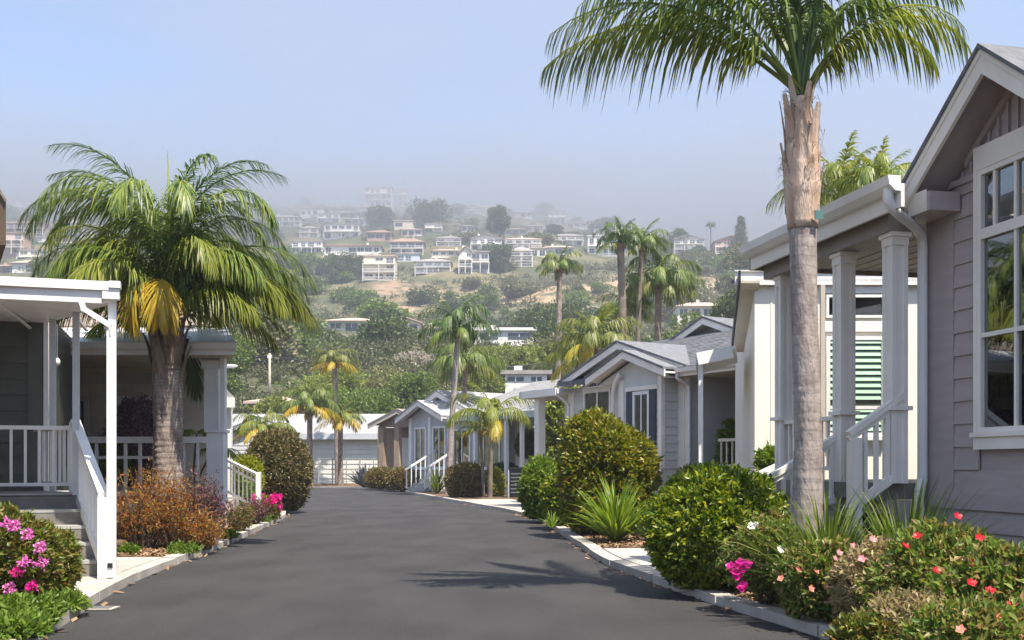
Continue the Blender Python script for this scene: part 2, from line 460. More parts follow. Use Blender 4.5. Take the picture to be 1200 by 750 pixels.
# trunks
def trunkmat(name, ca, cb, rings, rstr=0.5):
    m = mat(name, ca, cb, rough=0.9, scale=14, bump=0.7, bscale=40, detail=7, stretch=(1, 1, 0.35), spec=0.15)
    nt = m.node_tree
    b = nt.nodes['Principled BSDF']
    src = b.inputs['Base Color'].links[0].from_socket
    geo = nt.nodes.new('ShaderNodeNewGeometry')
    nz_ = nt.nodes.new('ShaderNodeTexNoise'); nz_.inputs['Scale'].default_value = 5
    sp = nt.nodes.new('ShaderNodeSeparateXYZ'); nt.links.new(geo.outputs['Position'], sp.inputs[0]); nt.links.new(geo.outputs['Position'], nz_.inputs['Vector'])
    ad = nt.nodes.new('ShaderNodeMath'); ad.operation = 'MULTIPLY_ADD'; ad.inputs[1].default_value = 0.09
    nt.links.new(nz_.outputs['Fac'], ad.inputs[0]); nt.links.new(sp.outputs['Z'], ad.inputs[2])
    mu = nt.nodes.new('ShaderNodeMath'); mu.operation = 'MULTIPLY'; mu.inputs[1].default_value = rings
    nt.links.new(ad.outputs[0], mu.inputs[0])
    fr = nt.nodes.new('ShaderNodeMath'); fr.operation = 'FRACT'; nt.links.new(mu.outputs[0], fr.inputs[0])
    r = nt.nodes.new('ShaderNodeValToRGB'); r.color_ramp.elements[0].position = 0.02; r.color_ramp.elements[1].position = 0.22
    r.color_ramp.elements[0].color = (1 - rstr, 1 - rstr, 1 - rstr, 1)
    nt.links.new(fr.outputs[0], r.inputs['Fac'])
    mm = nt.nodes.new('ShaderNodeMix'); mm.data_type = 'RGBA'; mm.blend_type = 'MULTIPLY'; mm.inputs[0].default_value = 1
    nt.links.new(src, mm.inputs[6]); nt.links.new(r.outputs['Color'], mm.inputs[7]); nt.links.new(mm.outputs[2], b.inputs['Base Color'])
    return m
M['trunk_grey'] = trunkmat('trunk_grey', (0.40, 0.345, 0.315), (0.25, 0.21, 0.195), 13, 0.25)
M['trunk_brown'] = trunkmat('trunk_brown', (0.36, 0.30, 0.26), (0.17, 0.135, 0.115), 12, 0.4)
M['trunk_far'] = mat('trunk_far', (0.24, 0.19, 0.15), (0.13, 0.10, 0.08), rough=0.9, scale=4)
M['sheath'] = mat('sheath', (0.62, 0.50, 0.40), (0.40, 0.25, 0.17), rough=0.85, scale=5, bump=0.6, bscale=40, stretch=(3, 3, 0.5), detail=7, c3=(0.55, 0.39, 0.29), pos=(0.3, 0.62), spots=((0.20, 0.11, 0.06), 9, 0.58, 0.72))
M['sheath_dark'] = mat('sheath_dark', (0.27, 0.19, 0.125), (0.12, 0.08, 0.055), rough=0.9, scale=6, bump=0.6, bscale=40, stretch=(3, 3, 0.5))
M['bark'] = mat('bark', (0.16, 0.125, 0.095), (0.085, 0.065, 0.05), rough=0.95, scale=6, bump=0.6, bscale=25)
# foliage
M['frond'] = leafmat('frond', [(0.067, 0.113, 0.024), (0.113, 0.176, 0.036), (0.187, 0.247, 0.053), (0.277, 0.3, 0.067)], 0.3)
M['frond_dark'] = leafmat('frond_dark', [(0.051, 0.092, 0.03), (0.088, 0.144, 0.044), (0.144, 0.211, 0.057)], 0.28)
M['frond_lime'] = leafmat('frond_lime', [(0.103, 0.149, 0.023), (0.19, 0.23, 0.034), (0.299, 0.287, 0.052)], 0.35)
M['frond_yellow'] = leafmat('frond_yellow', [(0.42, 0.27, 0.02), (0.55, 0.38, 0.03), (0.40, 0.32, 0.04), (0.28, 0.27, 0.04)], 0.4)
M['frond_gold'] = leafmat('frond_gold', [(0.36, 0.29, 0.05), (0.46, 0.37, 0.06), (0.22, 0.24, 0.045)], 0.4)
M['frond_far'] = leafmat('frond_far', [(0.079, 0.122, 0.031), (0.143, 0.2, 0.046), (0.243, 0.272, 0.072)], 0.3)
M['frond_far2'] = leafmat('frond_far2', [(0.09, 0.12, 0.03), (0.168, 0.198, 0.046), (0.288, 0.276, 0.072)], 0.3)
M['box_leaf'] = leafmat('box_leaf', [(0.055, 0.105, 0.012), (0.115, 0.18, 0.016), (0.22, 0.27, 0.02), (0.34, 0.34, 0.035)], 0.3, rough=0.35, spec=0.45)
M['bronze_leaf'] = leafmat('bronze_leaf', [(0.077, 0.11, 0.015), (0.143, 0.182, 0.02), (0.231, 0.242, 0.024), (0.308, 0.22, 0.033), (0.176, 0.209, 0.022)], 0.3, rough=0.35, spec=0.45)
M['bright_leaf'] = leafmat('bright_leaf', [(0.069, 0.132, 0.014), (0.138, 0.207, 0.023), (0.23, 0.299, 0.034)], 0.35)
M['olive_leaf'] = leafmat('olive_leaf', [(0.072, 0.075, 0.026), (0.124, 0.117, 0.036), (0.195, 0.156, 0.058), (0.247, 0.182, 0.091)], 0.25)
M['yellow_leaf'] = leafmat('yellow_leaf', [(0.16, 0.19, 0.02), (0.27, 0.29, 0.025), (0.36, 0.36, 0.04)], 0.4)
M['hedge_leaf'] = leafmat('hedge_leaf', [(0.026, 0.052, 0.016), (0.049, 0.085, 0.023), (0.072, 0.111, 0.029)], 0.25)
M['rust_leaf'] = leafmat('rust_leaf', [(0.22, 0.075, 0.025), (0.34, 0.12, 0.028), (0.42, 0.19, 0.04), (0.31, 0.26, 0.05), (0.2, 0.065, 0.035)], 0.4)
M['wine_leaf'] = leafmat('wine_leaf', [(0.085, 0.03, 0.04), (0.15, 0.06, 0.07), (0.21, 0.10, 0.11), (0.10, 0.10, 0.035)], 0.3)
M['plum_leaf'] = leafmat('plum_leaf', [(0.17, 0.09, 0.12), (0.27, 0.16, 0.19), (0.36, 0.24, 0.25), (0.12, 0.075, 0.08)], 0.35)
M['redgreen_leaf'] = leafmat('redgreen_leaf', [(0.098, 0.119, 0.035), (0.168, 0.161, 0.049), (0.28, 0.14, 0.07), (0.14, 0.168, 0.042)], 0.3)
M['flower_shrub_leaf'] = leafmat('flower_shrub_leaf', [(0.06, 0.115, 0.025), (0.12, 0.19, 0.035), (0.21, 0.28, 0.05), (0.32, 0.2, 0.09), (0.16, 0.23, 0.04)], 0.35)
M['pale_shrub_leaf'] = leafmat('pale_shrub_leaf', [(0.18, 0.16, 0.065), (0.32, 0.27, 0.13), (0.42, 0.3, 0.19), (0.25, 0.27, 0.07)], 0.35)
M['geranium_leaf'] = leafmat('geranium_leaf', [(0.066, 0.105, 0.018), (0.127, 0.171, 0.028), (0.187, 0.198, 0.033), (0.231, 0.11, 0.039)], 0.35)
M['strap_leaf'] = leafmat('strap_leaf', [(0.05, 0.085, 0.018), (0.09, 0.14, 0.026), (0.15, 0.2, 0.035), (0.2, 0.22, 0.05)], 0.3)
M['lime_strap'] = leafmat('lime_strap', [(0.10, 0.17, 0.018), (0.17, 0.25, 0.03), (0.25, 0.32, 0.045)], 0.35)
M['ground_leaf'] = leafmat('ground_leaf', [(0.08, 0.15, 0.018), (0.14, 0.215, 0.03), (0.19, 0.26, 0.04)], 0.35)
M['agave_leaf'] = leafmat('agave_leaf', [(0.13, 0.14, 0.14), (0.20, 0.21, 0.21)], 0.05)
M['tree_green'] = leafmat('tree_green', [(0.085, 0.135, 0.03), (0.14, 0.2, 0.04), (0.21, 0.26, 0.06)], 0.3, clump=.4, cscale=.5)
M['tree_dark'] = leafmat('tree_dark', [(0.055, 0.082, 0.03), (0.092, 0.128, 0.04), (0.14, 0.17, 0.055)], 0.25, clump=.4, cscale=.5)
M['tree_lime'] = leafmat('tree_lime', [(0.138, 0.179, 0.038), (0.221, 0.262, 0.055), (0.318, 0.338, 0.083)], 0.3, clump=.4, cscale=.5)
M['tree_olive'] = leafmat('tree_olive', [(0.111, 0.117, 0.052), (0.169, 0.169, 0.078), (0.247, 0.234, 0.111)], 0.25, clump=.4, cscale=.5)
M['tree_bloom'] = leafmat('tree_bloom', [(0.30, 0.27, 0.20), (0.44, 0.39, 0.31), (0.56, 0.49, 0.42), (0.22, 0.22, 0.12)], 0.3)
M['tree_tip'] = leafmat('tree_tip', [(0.12, 0.14, 0.04), (0.25, 0.25, 0.10), (0.40, 0.37, 0.19)], 0.3)
# flowers
M['petal_pink'] = leafmat('petal_pink', [(0.62, 0.12, 0.42), (0.74, 0.22, 0.55), (0.80, 0.36, 0.66)], 0.35)
M['petal_magenta'] = leafmat('petal_magenta', [(0.60, 0.015, 0.24), (0.75, 0.04, 0.36)], 0.35)
M['petal_red'] = leafmat('petal_red', [(0.52, 0.012, 0.022), (0.64, 0.03, 0.045)], 0.35)
M['petal_coral'] = leafmat('petal_coral', [(0.72, 0.20, 0.13), (0.80, 0.34, 0.26)], 0.35)
M['petal_white'] = leafmat('petal_white', [(0.80, 0.79, 0.72), (0.86, 0.84, 0.80)], 0.3)
M['petal_rose'] = leafmat('petal_rose', [(0.70, 0.20, 0.25), (0.80, 0.36, 0.40)], 0.3)

# hill ground: dry tan soil with scrub patches, red earth on the right shoulder
def hillmat():
    m = mat('ground_earth', (0.20, 0.165, 0.10), (0.07, 0.078, 0.036), rough=0.95, scale=0.055, bump=0.9, bscale=1.1, detail=9, pos=(0.46, 0.66), c3=(0.115, 0.112, 0.055), spots=((0.34, 0.235, 0.145), 0.10, 0.62, 0.70))
    nt = m.node_tree; b = nt.nodes['Principled BSDF']
    src = b.inputs['Base Color'].links[0].from_socket
    g = nt.nodes.new('ShaderNodeNewGeometry')
    def blob(c, r, col, src):
        d = nt.nodes.new('ShaderNodeVectorMath'); d.operation = 'DISTANCE'; d.inputs[1].default_value = c
        nn = nt.nodes.new('ShaderNodeTexNoise'); nn.inputs['Scale'].default_value = 0.09; nn.inputs['Detail'].default_value = 6
        ad = nt.nodes.new('ShaderNodeMath'); ad.operation = 'MULTIPLY_ADD'; ad.inputs[1].default_value = r * 1.1
        nt.links.new(g.outputs['Position'], d.inputs[0]); nt.links.new(g.outputs['Position'], nn.inputs['Vector'])
        nt.links.new(nn.outputs['Fac'], ad.inputs[0]); nt.links.new(d.outputs['Value'], ad.inputs[2])
        mr = nt.nodes.new('ShaderNodeMapRange'); mr.inputs[1].default_value = r * 1.6; mr.inputs[2].default_value = r * 1.1; mr.inputs[3].default_value = 0; mr.inputs[4].default_value = 0.85
        nt.links.new(ad.outputs[0], mr.inputs[0])
        n3 = nt.nodes.new('ShaderNodeTexNoise'); n3.inputs['Scale'].default_value = 0.16; n3.inputs['Detail'].default_value = 8; n3.inputs['Roughness'].default_value = 0.7
        nt.links.new(g.outputs['Position'], n3.inputs['Vector'])
        q3 = nt.nodes.new('ShaderNodeMapRange'); q3.inputs[1].default_value = 0.40; q3.inputs[2].default_value = 0.56
        nt.links.new(n3.outputs['Fac'], q3.inputs[0])
        m3 = nt.nodes.new('ShaderNodeMath'); m3.operation = 'MULTIPLY'
        nt.links.new(mr.outputs[0], m3.inputs[0]); nt.links.new(q3.outputs[0], m3.inputs[1])
        mm = nt.nodes.new('ShaderNodeMix'); mm.data_type = 'RGBA'; mm.inputs[7].default_value = (*col, 1)
        nt.links.new(m3.outputs[0], mm.inputs[0]); nt.links.new(src, mm.inputs[6])
        return mm.outputs[2]
    for (px, py, r, col) in [(868, 312, 22, (0.33, 0.165, 0.11)), (790, 328, 22, (0.42, 0.30, 0.19)), (645, 345, 24, (0.43, 0.30, 0.18)), (500, 360, 19, (0.37, 0.26, 0.17)), (570, 350, 22, (0.42, 0.30, 0.18)), (470, 338, 16, (0.34, 0.23, 0.155)), (725, 340, 20, (0.40, 0.285, 0.175))]:
        h = hill(px, py)
        if h: src = blob(h, r, col, src)
    nt.links.new(src, b.inputs['Base Color'])
    return m
M['ground'] = hillmat()

# ------------------------------------------------------------------ ground, road, kerbs, pavements
xs = np.concatenate([np.arange(-600, -160, 40), np.arange(-160, 200, 4.0), np.arange(200, 601, 40)])
ys = np.concatenate([np.arange(-80, 60, 10), np.arange(60, 420, 3.0), np.arange(420, 720, 8.0), np.arange(720, 901, 60)])
gv = [(x, y, terr(x, y) - 0.03) for y in ys for x in xs]
nx = len(xs)
gq = [(j * nx + i, j * nx + i + 1, (j + 1) * nx + i + 1, (j + 1) * nx + i) for j in range(len(ys) - 1) for i in range(nx - 1)]
gm = mesh_np('ground', gv, gq, m=M['ground'])
gm.polygons.foreach_set('use_smooth', [True] * len(gm.polygons))
ground = link(bpy.data.objects.new('ground', gm)); ground['kind'] = 'structure'

def smooth_curve(pts, n=14):
    """Catmull-Rom through the points"""
    P_ = [Vector((p[0], p[1], 0)) for p in pts]
    P_ = [2 * P_[0] - P_[1]] + P_ + [2 * P_[-1] - P_[-2]]
    o = []
    for i in range(1, len(P_) - 2):
        for k in range(n):
            t = k / n
            a, b, c, d = P_[i - 1:i + 3]
            o.append(0.5 * ((2 * b) + (c - a) * t + (2 * a - 5 * b + 4 * c - d) * t * t + (3 * b - a - 3 * c + d) * t ** 3))
    o.append(P_[-2])
    return o
LK = smooth_curve([(-1.2, -14), (-1.9, -6), (-2.45, 1.0), (-2.80, 4.4), (-3.10, 6.73), (-3.49, 8.73), (-3.74, 10.4), (-3.90, 12.4), (-4.02, 14.1), (-4.38, 17.5), (-5.08, 23), (-6.6, 28), (-9.0, 33), (-12.5, 37), (-18, 40), (-26, 42)])
RK = smooth_curve([(5.2, -14), (4.0, -5), (2.75, 2.5), (2.10, 6.5), (1.64, 8.5), (1.32, 10.2), (1.06, 11.9), (0.94, 14.2), (0.72, 18.4), (0.43, 21.6), (-.23, 25.6), (-.94, 28.2), (-1.9, 32.1), (-3.7, 39.4), (-5.0, 45), (-6.9, 49.3), (-10.2, 51.6), (-17, 53), (-27, 54)])
def offset(c, d):
    o = []
    for i, p in enumerate(c):
        t = (c[min(i + 1, len(c) - 1)] - c[max(i - 1, 0)]).normalized()
        o.append(p + Vector((-t.y, t.x, 0)) * d)
    return o
def resample(c, n):
    L_ = [0]
    for a, b in zip(c, c[1:]): L_.append(L_[-1] + (b - a).length)
    o = []; k = 0
    for i in range(n):
        s = L_[-1] * i / (n - 1)
        while k < len(L_) - 2 and L_[k + 1] < s: k += 1
        t = (s - L_[k]) / max(1e-6, L_[k + 1] - L_[k])
        o.append(c[k].lerp(c[k + 1], t))
    return o
def cut(c, y0, y1):
    return [p for p in c if y0 <= p.y <= y1]
a = resample(LK, 160); b = resample(RK, 160)
rv = []
for p, q in zip(a, b):
    for k in range(7):
        t = k / 6
        w = p.lerp(q, t); rv.append((w.x, w.y, 0.004 + 0.035 * 4 * t * (1 - t) * 0.6))
rq = [(i * 7 + k, i * 7 + k + 1, (i + 1) * 7 + k + 1, (i + 1) * 7 + k) for i in range(159) for k in range(6)]
rm = mesh_np('road', rv, rq, m=M['asphalt']); rm.polygons.foreach_set('use_smooth', [True] * len(rm.polygons))
road = link(bpy.data.objects.new('road', rm)); road['kind'] = 'structure'

def strip(name, c, d0, d1, z0, z1, m, parent=None, z1b=None, kind=None):
    """solid strip between two offsets of a curve, standing from z0 up to z1 (z1b on the d1 side)"""
    a, b = offset(c, d0), offset(c, d1)
    z1b = z1 if z1b is None else z1b
    v = []; f = []
    for p, q in zip(a, b):
        v += [(p.x, p.y, z0), (p.x, p.y, z1), (q.x, q.y, z1b), (q.x, q.y, z0)]
    n = len(a)
    for i in range(n - 1):
        o = i * 4
        f += [(o, o + 4, o + 5, o + 1), (o + 1, o + 5, o + 6, o + 2), (o + 2, o + 6, o + 7, o + 3)]
    f += [(0, 1, 2, 3), ((n - 1) * 4 + 3, (n - 1) * 4 + 2, (n - 1) * 4 + 1, (n - 1) * 4)]
    B = MB(); B.add(v, f)
    o = B.build(name, m, parent)
    if kind: o['kind'] = kind
    return o
def segments(c, length, gap):
    """split a curve into pieces of the given length with open joints"""
    c = resample(c, max(8, int(sum((b - a).length for a, b in zip(c, c[1:])) / 0.1)))
    per = max(3, int(length / 0.1)); o = []
    i = 0
    while i < len(c) - 3:
        s = [p.copy() for p in c[i:i + per + 1]]
        if len(s) > 2:
            s[0] = s[0].lerp(s[1], gap / 0.1); s[-1] = s[-1].lerp(s[-2], gap / 0.1)
            o.append(s)
        i += per
    return o
kr = bpy.data.objects.new('kerb', None); link(kr); kr['kind'] = 'structure'
kl = bpy.data.objects.new('kerb', None); link(kl); kl['kind'] = 'structure'
for s in segments(cut(RK, 2.0, 60), 1.6, 0.014): strip('kerb_stone', s, 0.0, -0.17, -0.05, 0.085 + random.uniform(-.006, .006), M['concrete'], kr)
for s in segments(cut(RK, -14, 2.0), 6, 0.008): strip('kerb_stone', s, 0.0, -0.17, -0.05, 0.085, M['concrete'], kr)
for s in segments(cut(LK, 2.0, 43), 1.6, 0.014): strip('kerb_stone', s, 0.0, 0.17, -0.05, 0.085 + random.uniform(-.006, .006), M['concrete'], kl)
for s in segments(cut(LK, -14, 2.0), 6, 0.008): strip('kerb_stone', s, 0.0, 0.17, -0.05, 0.085, M['concrete'], kl)
pv = bpy.data.objects.new('pavement', None); link(pv); pv['kind'] = 'structure'
for (c, sg, y0, y1, w, ln) in [(RK, -1, 9.9, 13.2, 2.0, 1.6), (RK, -1, 21.6, 31.5, 1.7, 1.9), (LK, 1, 8.3, 11.9, 2.6, 1.5)]:
    for s in segments(cut(c, y0, y1), ln, 0.007): strip('paving_slab', s, sg * 0.178, sg * w, -0.04, 0.088 + random.uniform(-.004, .004), M['concrete'], pv, 0.10)
def bed(c, sg, y0, y1, w, zk=0.065, zb=0.16):
    o = strip('flower_bed', cut(c, y0, y1), sg * 0.172, sg * w, -0.05, zk, M['soil'], None, zb)
    o['kind'] = 'structure'
    return o
bed(RK, -1, -10, 9.86, 2.6); bed(RK, -1, 13.24, 21.55, 3.2); bed(RK, -1, 31.55, 53, 4.0)
bed(LK, 1, -10, 8.26, 3.0); bed(LK, 1, 11.95, 40, 2.2)

# utility cover in the asphalt by the left kerb
t = thing('utility_cover', 'small grey rectangular utility cover set in the asphalt beside the left kerb', 'cover', (gx(127, 8.3), 8.12, 0.012))
B = MB(); B.box(-.13, .13, -.09, .09, 0, .008); B.build('rim', M['concrete'], t)
B = MB()
for i in range(5): B.box(-.10, .10, -.065 + i * .028, -.05 + i * .028, .008, .013)
B.build('grating', M['steel'], t)

# bark chips over the near right bed (nobody could count them)
rng = np.random.default_rng(3)
def chips(name, c, sg, y0, y1, d0, d1, n, zk, zb, wtot):
    cc = resample(cut(c, y0, y1), 300)
    B_v = []; B_q = []
    for i in range(n):
        k = rng.integers(0, 298); p = cc[k]; tn = (cc[k + 1] - p).normalized()
        d = rng.uniform(d0, d1)
        q = p + Vector((-tn.y, tn.x, 0)) * sg * d
        z = zk + (zb - zk) * (d - .172) / (wtot - .172) + .004
        an = rng.uniform(0, PI); l = rng.uniform(.012, .045); w = l * rng.uniform(.25, .5)
        ux, uy = math.cos(an) * l, math.sin(an) * l; vx, vy = -math.sin(an) * w, math.cos(an) * w
        tl = rng.uniform(-.012, .016); tw = rng.uniform(-.008, .012)
        b0 = len(B_v)
        B_v += [(q.x - ux - vx, q.y - uy - vy, z - tl), (q.x + ux - vx, q.y + uy - vy, z + tl + .006), (q.x + ux + vx, q.y + uy + vy, z + tl + tw + .008), (q.x - ux + vx, q.y - uy + vy, z - tl + tw + .006)]
        B_q.append((b0, b0 + 1, b0 + 2, b0 + 3))
    o = link(bpy.data.objects.new(name, mesh_np(name, B_v, B_q, m=M['chip']))); o['kind'] = 'stuff'
chips('leaf_litter', RK, 1, 5.0, 31, .01, .10, 130, .008, .008, 9.0)
chips('leaf_litter', LK, -1, 5.0, 30, .01, .10, 110, .008, .008, 9.0)
chips('bark_mulch', RK, -1, 4.5, 9.8, .18, 1.6, 9000, .065, .16, 2.6)
chips('bark_mulch', RK, -1, 13.3, 21.5, .18, 1.2, 4000, .065, .16, 3.2)
chips('bark_mulch', LK, 1, 12, 20, .18, 1.0, 4000, .065, .16, 2.2)
chips('bark_mulch', LK, 1, 4.5, 8.2, .18, 1.0, 3000, .065, .16, 3.0)

# ================================================================== RIGHT: mauve house with porch (local x away along the street, +y to the street)
D1 = Vector((-.2118, .9773, 0))
loc, rz = frame((3.497, 8.6), D1)
h = thing('mauve_house', 'mauve lap sided house with pale gable, tall window and posted porch', 'house', loc, rz)
W_, T_, MA = M['white'], M['trim_grey'], M['mauve']
# body behind the boards
B = MB(); B.box(-7, -.02, -6, -.012, 0.0, 3.38); B.build('wall', MA, h)
bx('corner_board', MA, h, -.36, 0.0, -.012, .022, .86, 3.36)
bx('water_table', MA, h, -7, .012, 0.0, .035, .80, .93)
planks(MA, h, -7, -.002, .0, .12, .80, .17)
AP, SL, ZA = -1.126, .79, 4.03             # gable apex, slope, wall top at the apex
def clip1(z): 
    return (AP - max(0, (ZA - z) / SL), AP + max(0, (ZA - z) / SL)) if z > 3.36 else (-7, 0)
planks(MA, h, -7, -.362, .0, .93, 3.38, .182, holes=[(-2.10, -.66, 1.26, 3.60)])
bx('frieze_board', MA, h, -.68, -.30, -.01, .03, 3.38, 3.43)
# board and batten gable
B = MB(); B.prism([(AP - .9, -.012, 3.32), (AP + .9, -.012, 3.32), (AP, -.012, ZA)], (0, -.15, 0)); B.build('gable_wall', MA, h)
x = AP - .80
while x < AP + .82:
    zt = ZA - abs(x - AP) * SL - .02
    zb = 3.43 if x > -.68 or x < -2.08 else 3.60
    if zt > zb + .03: bx('batten', MA, h, x - .012, x + .012, -.012, .012, zb, zt)
    x += .105
# windows: one tall unit with transom
w = window(h, -1.98, -.70, 1.40, 2.92, 0.005, T_, M['glass_mirror'], M['room'], fw=.038, dep=.05, rails=(2.145,), stiles=(-1.11,), blinds=(M['greyblind'], .055, 1.5, 2.1), sill=False)
w2 = window(h, -1.98, -.70, 2.92, 3.42, 0.005, T_, M['glass_mirror'], M['greyblind'], fw=.042, dep=.05, stiles=(-1.11, -.88), sill=False)
B = MB()
B.box(-2.10, -.66, .0, .062, 3.42, 3.60); B.box(-2.10, -.66, .0, .062, 1.27, 1.40); B.box(-.70, -.66, .0, .062, 1.40, 3.42); B.box(-2.1, -1.98, 0, .062, 1.40, 3.42)
B.build('window_casing', T_, h)
bx('sill', T_, h, -2.12, -.645, .0, .085, 1.365, 1.40)
# gable roof: slabs, barge boards, soffits
OV = .34
for s, xe in ((1, -.16), (-1, AP - (-.16 - AP))):
    zt, ze = 4.21, 4.21 - abs(xe - AP) * SL
    B = MB(); B.prism([(AP, OV + .03, zt), (xe, OV + .03, ze), (xe, OV + .03, ze - .035), (AP, OV + .03, zt - .035)], (0, -5, 0)); B.build('roof', M['shingle'], h)
    B = MB(); B.prism([(AP, OV, zt - .036), (xe, OV, ze - .036), (xe, OV, ze - .20), (AP, OV, zt - .22)], (0, -.03, 0)); B.build('barge_board', T_, h)
    B = MB(); B.prism([(AP, OV + .012, zt - .037), (xe, OV + .012, ze - .037), (xe, OV + .012, ze - .085), (AP, OV + .012, zt - .085)], (0, -.012, 0)); B.build('drip_trim', T_, h)
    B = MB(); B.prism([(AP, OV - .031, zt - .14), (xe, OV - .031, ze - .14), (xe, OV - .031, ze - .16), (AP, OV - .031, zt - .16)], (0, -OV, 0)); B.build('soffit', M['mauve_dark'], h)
    B = MB(); B.prism([(AP, .03, zt - .165), (xe - s * .35, .03, zt - .165 - (abs(xe - s * .35 - AP)) * SL), (xe - s * .35, .03, zt - .23 - (abs(xe - s * .35 - AP)) * SL), (AP, .03, zt - .23)], (0, -.04, 0)); B.build('rake_trim', MA, h)
bx('eave_return', MA, h, -.46, -.02, 0.03, OV - .04, 3.17, 3.32)
bx('eave_return_cap', T_, h, -.42, -.13, OV - .04, OV - .032, 3.17, 3.34)
OV = .60
# main roof slope behind the gable: single courses of shingle tabs
n = 0
for k in range(9):
    y0 = .28 - k * .13; z0 = 3.62 + k * .085
    xr = AP - .10 - max(0, (4.16 - z0)) / SL
    x = xr - (k % 2) * .12
    while x > -4.2:
        B = None
        ln = random.choice((.22, .28, .34))
        beam('shingle', M['shingle_pale'], h, (x - ln / 2, y0, z0), (x - ln / 2, y0 - .20, z0 + .131), ln - .006, .012 + random.uniform(0, .006))
        x -= ln
B = MB(); B.prism([(AP - .84, .28, 3.56), (AP - .06, -.52, 4.09), (AP - .06, -.85, 4.30), (-7, -.85, 4.30), (-7, .28, 3.56)], (0, -.02, -.03)); B.build('roof', M['shingle_pale'], h)
# porch: roof, gutter, fascia, beam, posts
B = MB(); B.prism([(-.12, OV, 3.40), (-.12, -5, 4.45), (-.12, -5, 4.33), (-.12, OV, 3.30)], (2.27, 0, 0)); B.build('porch_roof', M['shingle'], h)
bx('fascia', T_, h, -.53, 2.13, OV - .03, OV, 3.16, 3.34)
B = MB(); B.prism([(-.53, OV + .002, 3.40), (-.53, OV + .115, 3.40), (-.53, OV + .10, 3.33), (-.53, OV + .05, 3.285), (-.53, OV + .002, 3.28)], (2.68, 0, 0)); B.build('gutter', W_, h)
bx('fascia', M['porch_wood'], h, 2.13, 2.16, -5, OV, 3.16, 3.36)
x = -.5
B = MB(); B.box(-.18, 2.125, -4.8, OV - .031, 3.20, 3.23); B.build('porch_ceiling', M['porch_wood'], h)
for k in range(14): bx('ceiling_board', M['porch_wood'], h, -.17, 2.12, OV - .09 - k * .17, OV - .05 - k * .17 + .006, 3.194, 3.199)
bx('beam', M['porch_wood'], h, -.15, 2.10, .23, .47, 3.06, 3.193)
def post(par, x, y, z0, z1, w, m):
    bx('post', m, par, x - w / 2, x + w / 2, y - w / 2, y + w / 2, z0, z1)
    for s in (-1, 1):                       # raised corner strips give the recessed faces
        for q in (-1, 1):
            bx('post_trim', m, par, x + s * w * .42 - .02, x + s * w * .42 + .02, y + q * w * .42 - .02, y + q * w * .42 + .02, z0, z1)
    bx('capital', m, par, x - w * .62, x + w * .62, y - w * .62, y + w * .62, z1 - .02, z1 + .05)
    bx('capital', m, par, x - w * .75, x + w * .75, y - w * .75, y + w * .75, z1 + .05, z1 + .085)
for px_, x_ in ((1049, -.06), (992, .74), (921, 1.90)):
    post(h, x_, .35, 1.0, 2.975, .125 if x_ < 1.5 else .105, T_)
    bx('post_base', T_, h, x_ - .10, x_ + .10, .25, .45, 1.60, 1.635)
B = MB(); B.box(0.0, 2.1, -4.8, .42, .86, 1.0); B.build('porch_floor', M['deckdark'], h)
planks(MA, h, .0, 2.1, .30, .10, .86, .17)
bx('underfloor_shade_sheet', M['mauve_dark'], h, .0, .03, -4.8, .40, .05, .858)  # dark sheet in place of the shaded opening under the floor
# porch rail between the two far posts
bx('rail', T_, h, .82, 1.82, .31, .39, 1.56, 1.60); bx('rail', T_, h, .82, 1.82, .33, .37, 1.10, 1.14)
for k in range(8): bx('baluster', T_, h, .88 + k * .125, .905 + k * .125, .338, .362, 1.14, 1.56)
# stair down to the street with a rail on either side
def stair_rail(par, x, y0, z0, y1, z1, drop, nb, m, newel=True, wd=.07):
    beam('rail', m, par, (x, y0, z0), (x, y1, z1), wd, .05)
    beam('rail', m, par, (x, y0, z0 - .045), (x, y1, z1 - .045), wd * .5, .05)
    beam('rail', m, par, (x, y0, z0 - drop), (x, y1, z1 - drop), wd * .55, .07)
    for k in range(nb):
        t = (k + .5) / nb
        y = y0 + (y1 - y0) * t; z = z0 + (z1 - z0) * t
        bx('baluster', m, par, x - .016, x + .016, y - .016, y + .016, z - drop, z - .03)
    if newel: bx('newel', m, par, x - .045, x + .045, y1 - .10, y1 - .01, .15, z1 - .03)
stair_rail(h, -.10, .30, 1.73, .80, 1.40, .62, 5, T_)
stair_rail(h, .80, .30, 1.46, 1.15, .98, .55, 9, T_)
for k in range(5): bx('step', M['deckdark'], h, -.05, .76, .42 + k * .20, .42 + (k + 1) * .20, .80 - k * .17 - .05, .80 - k * .17)
for k in range(5): bx('riser', M['black'], h, -.05, .76, .40 + k * .20, .42 + k * .20, .12, .75 - k * .17)
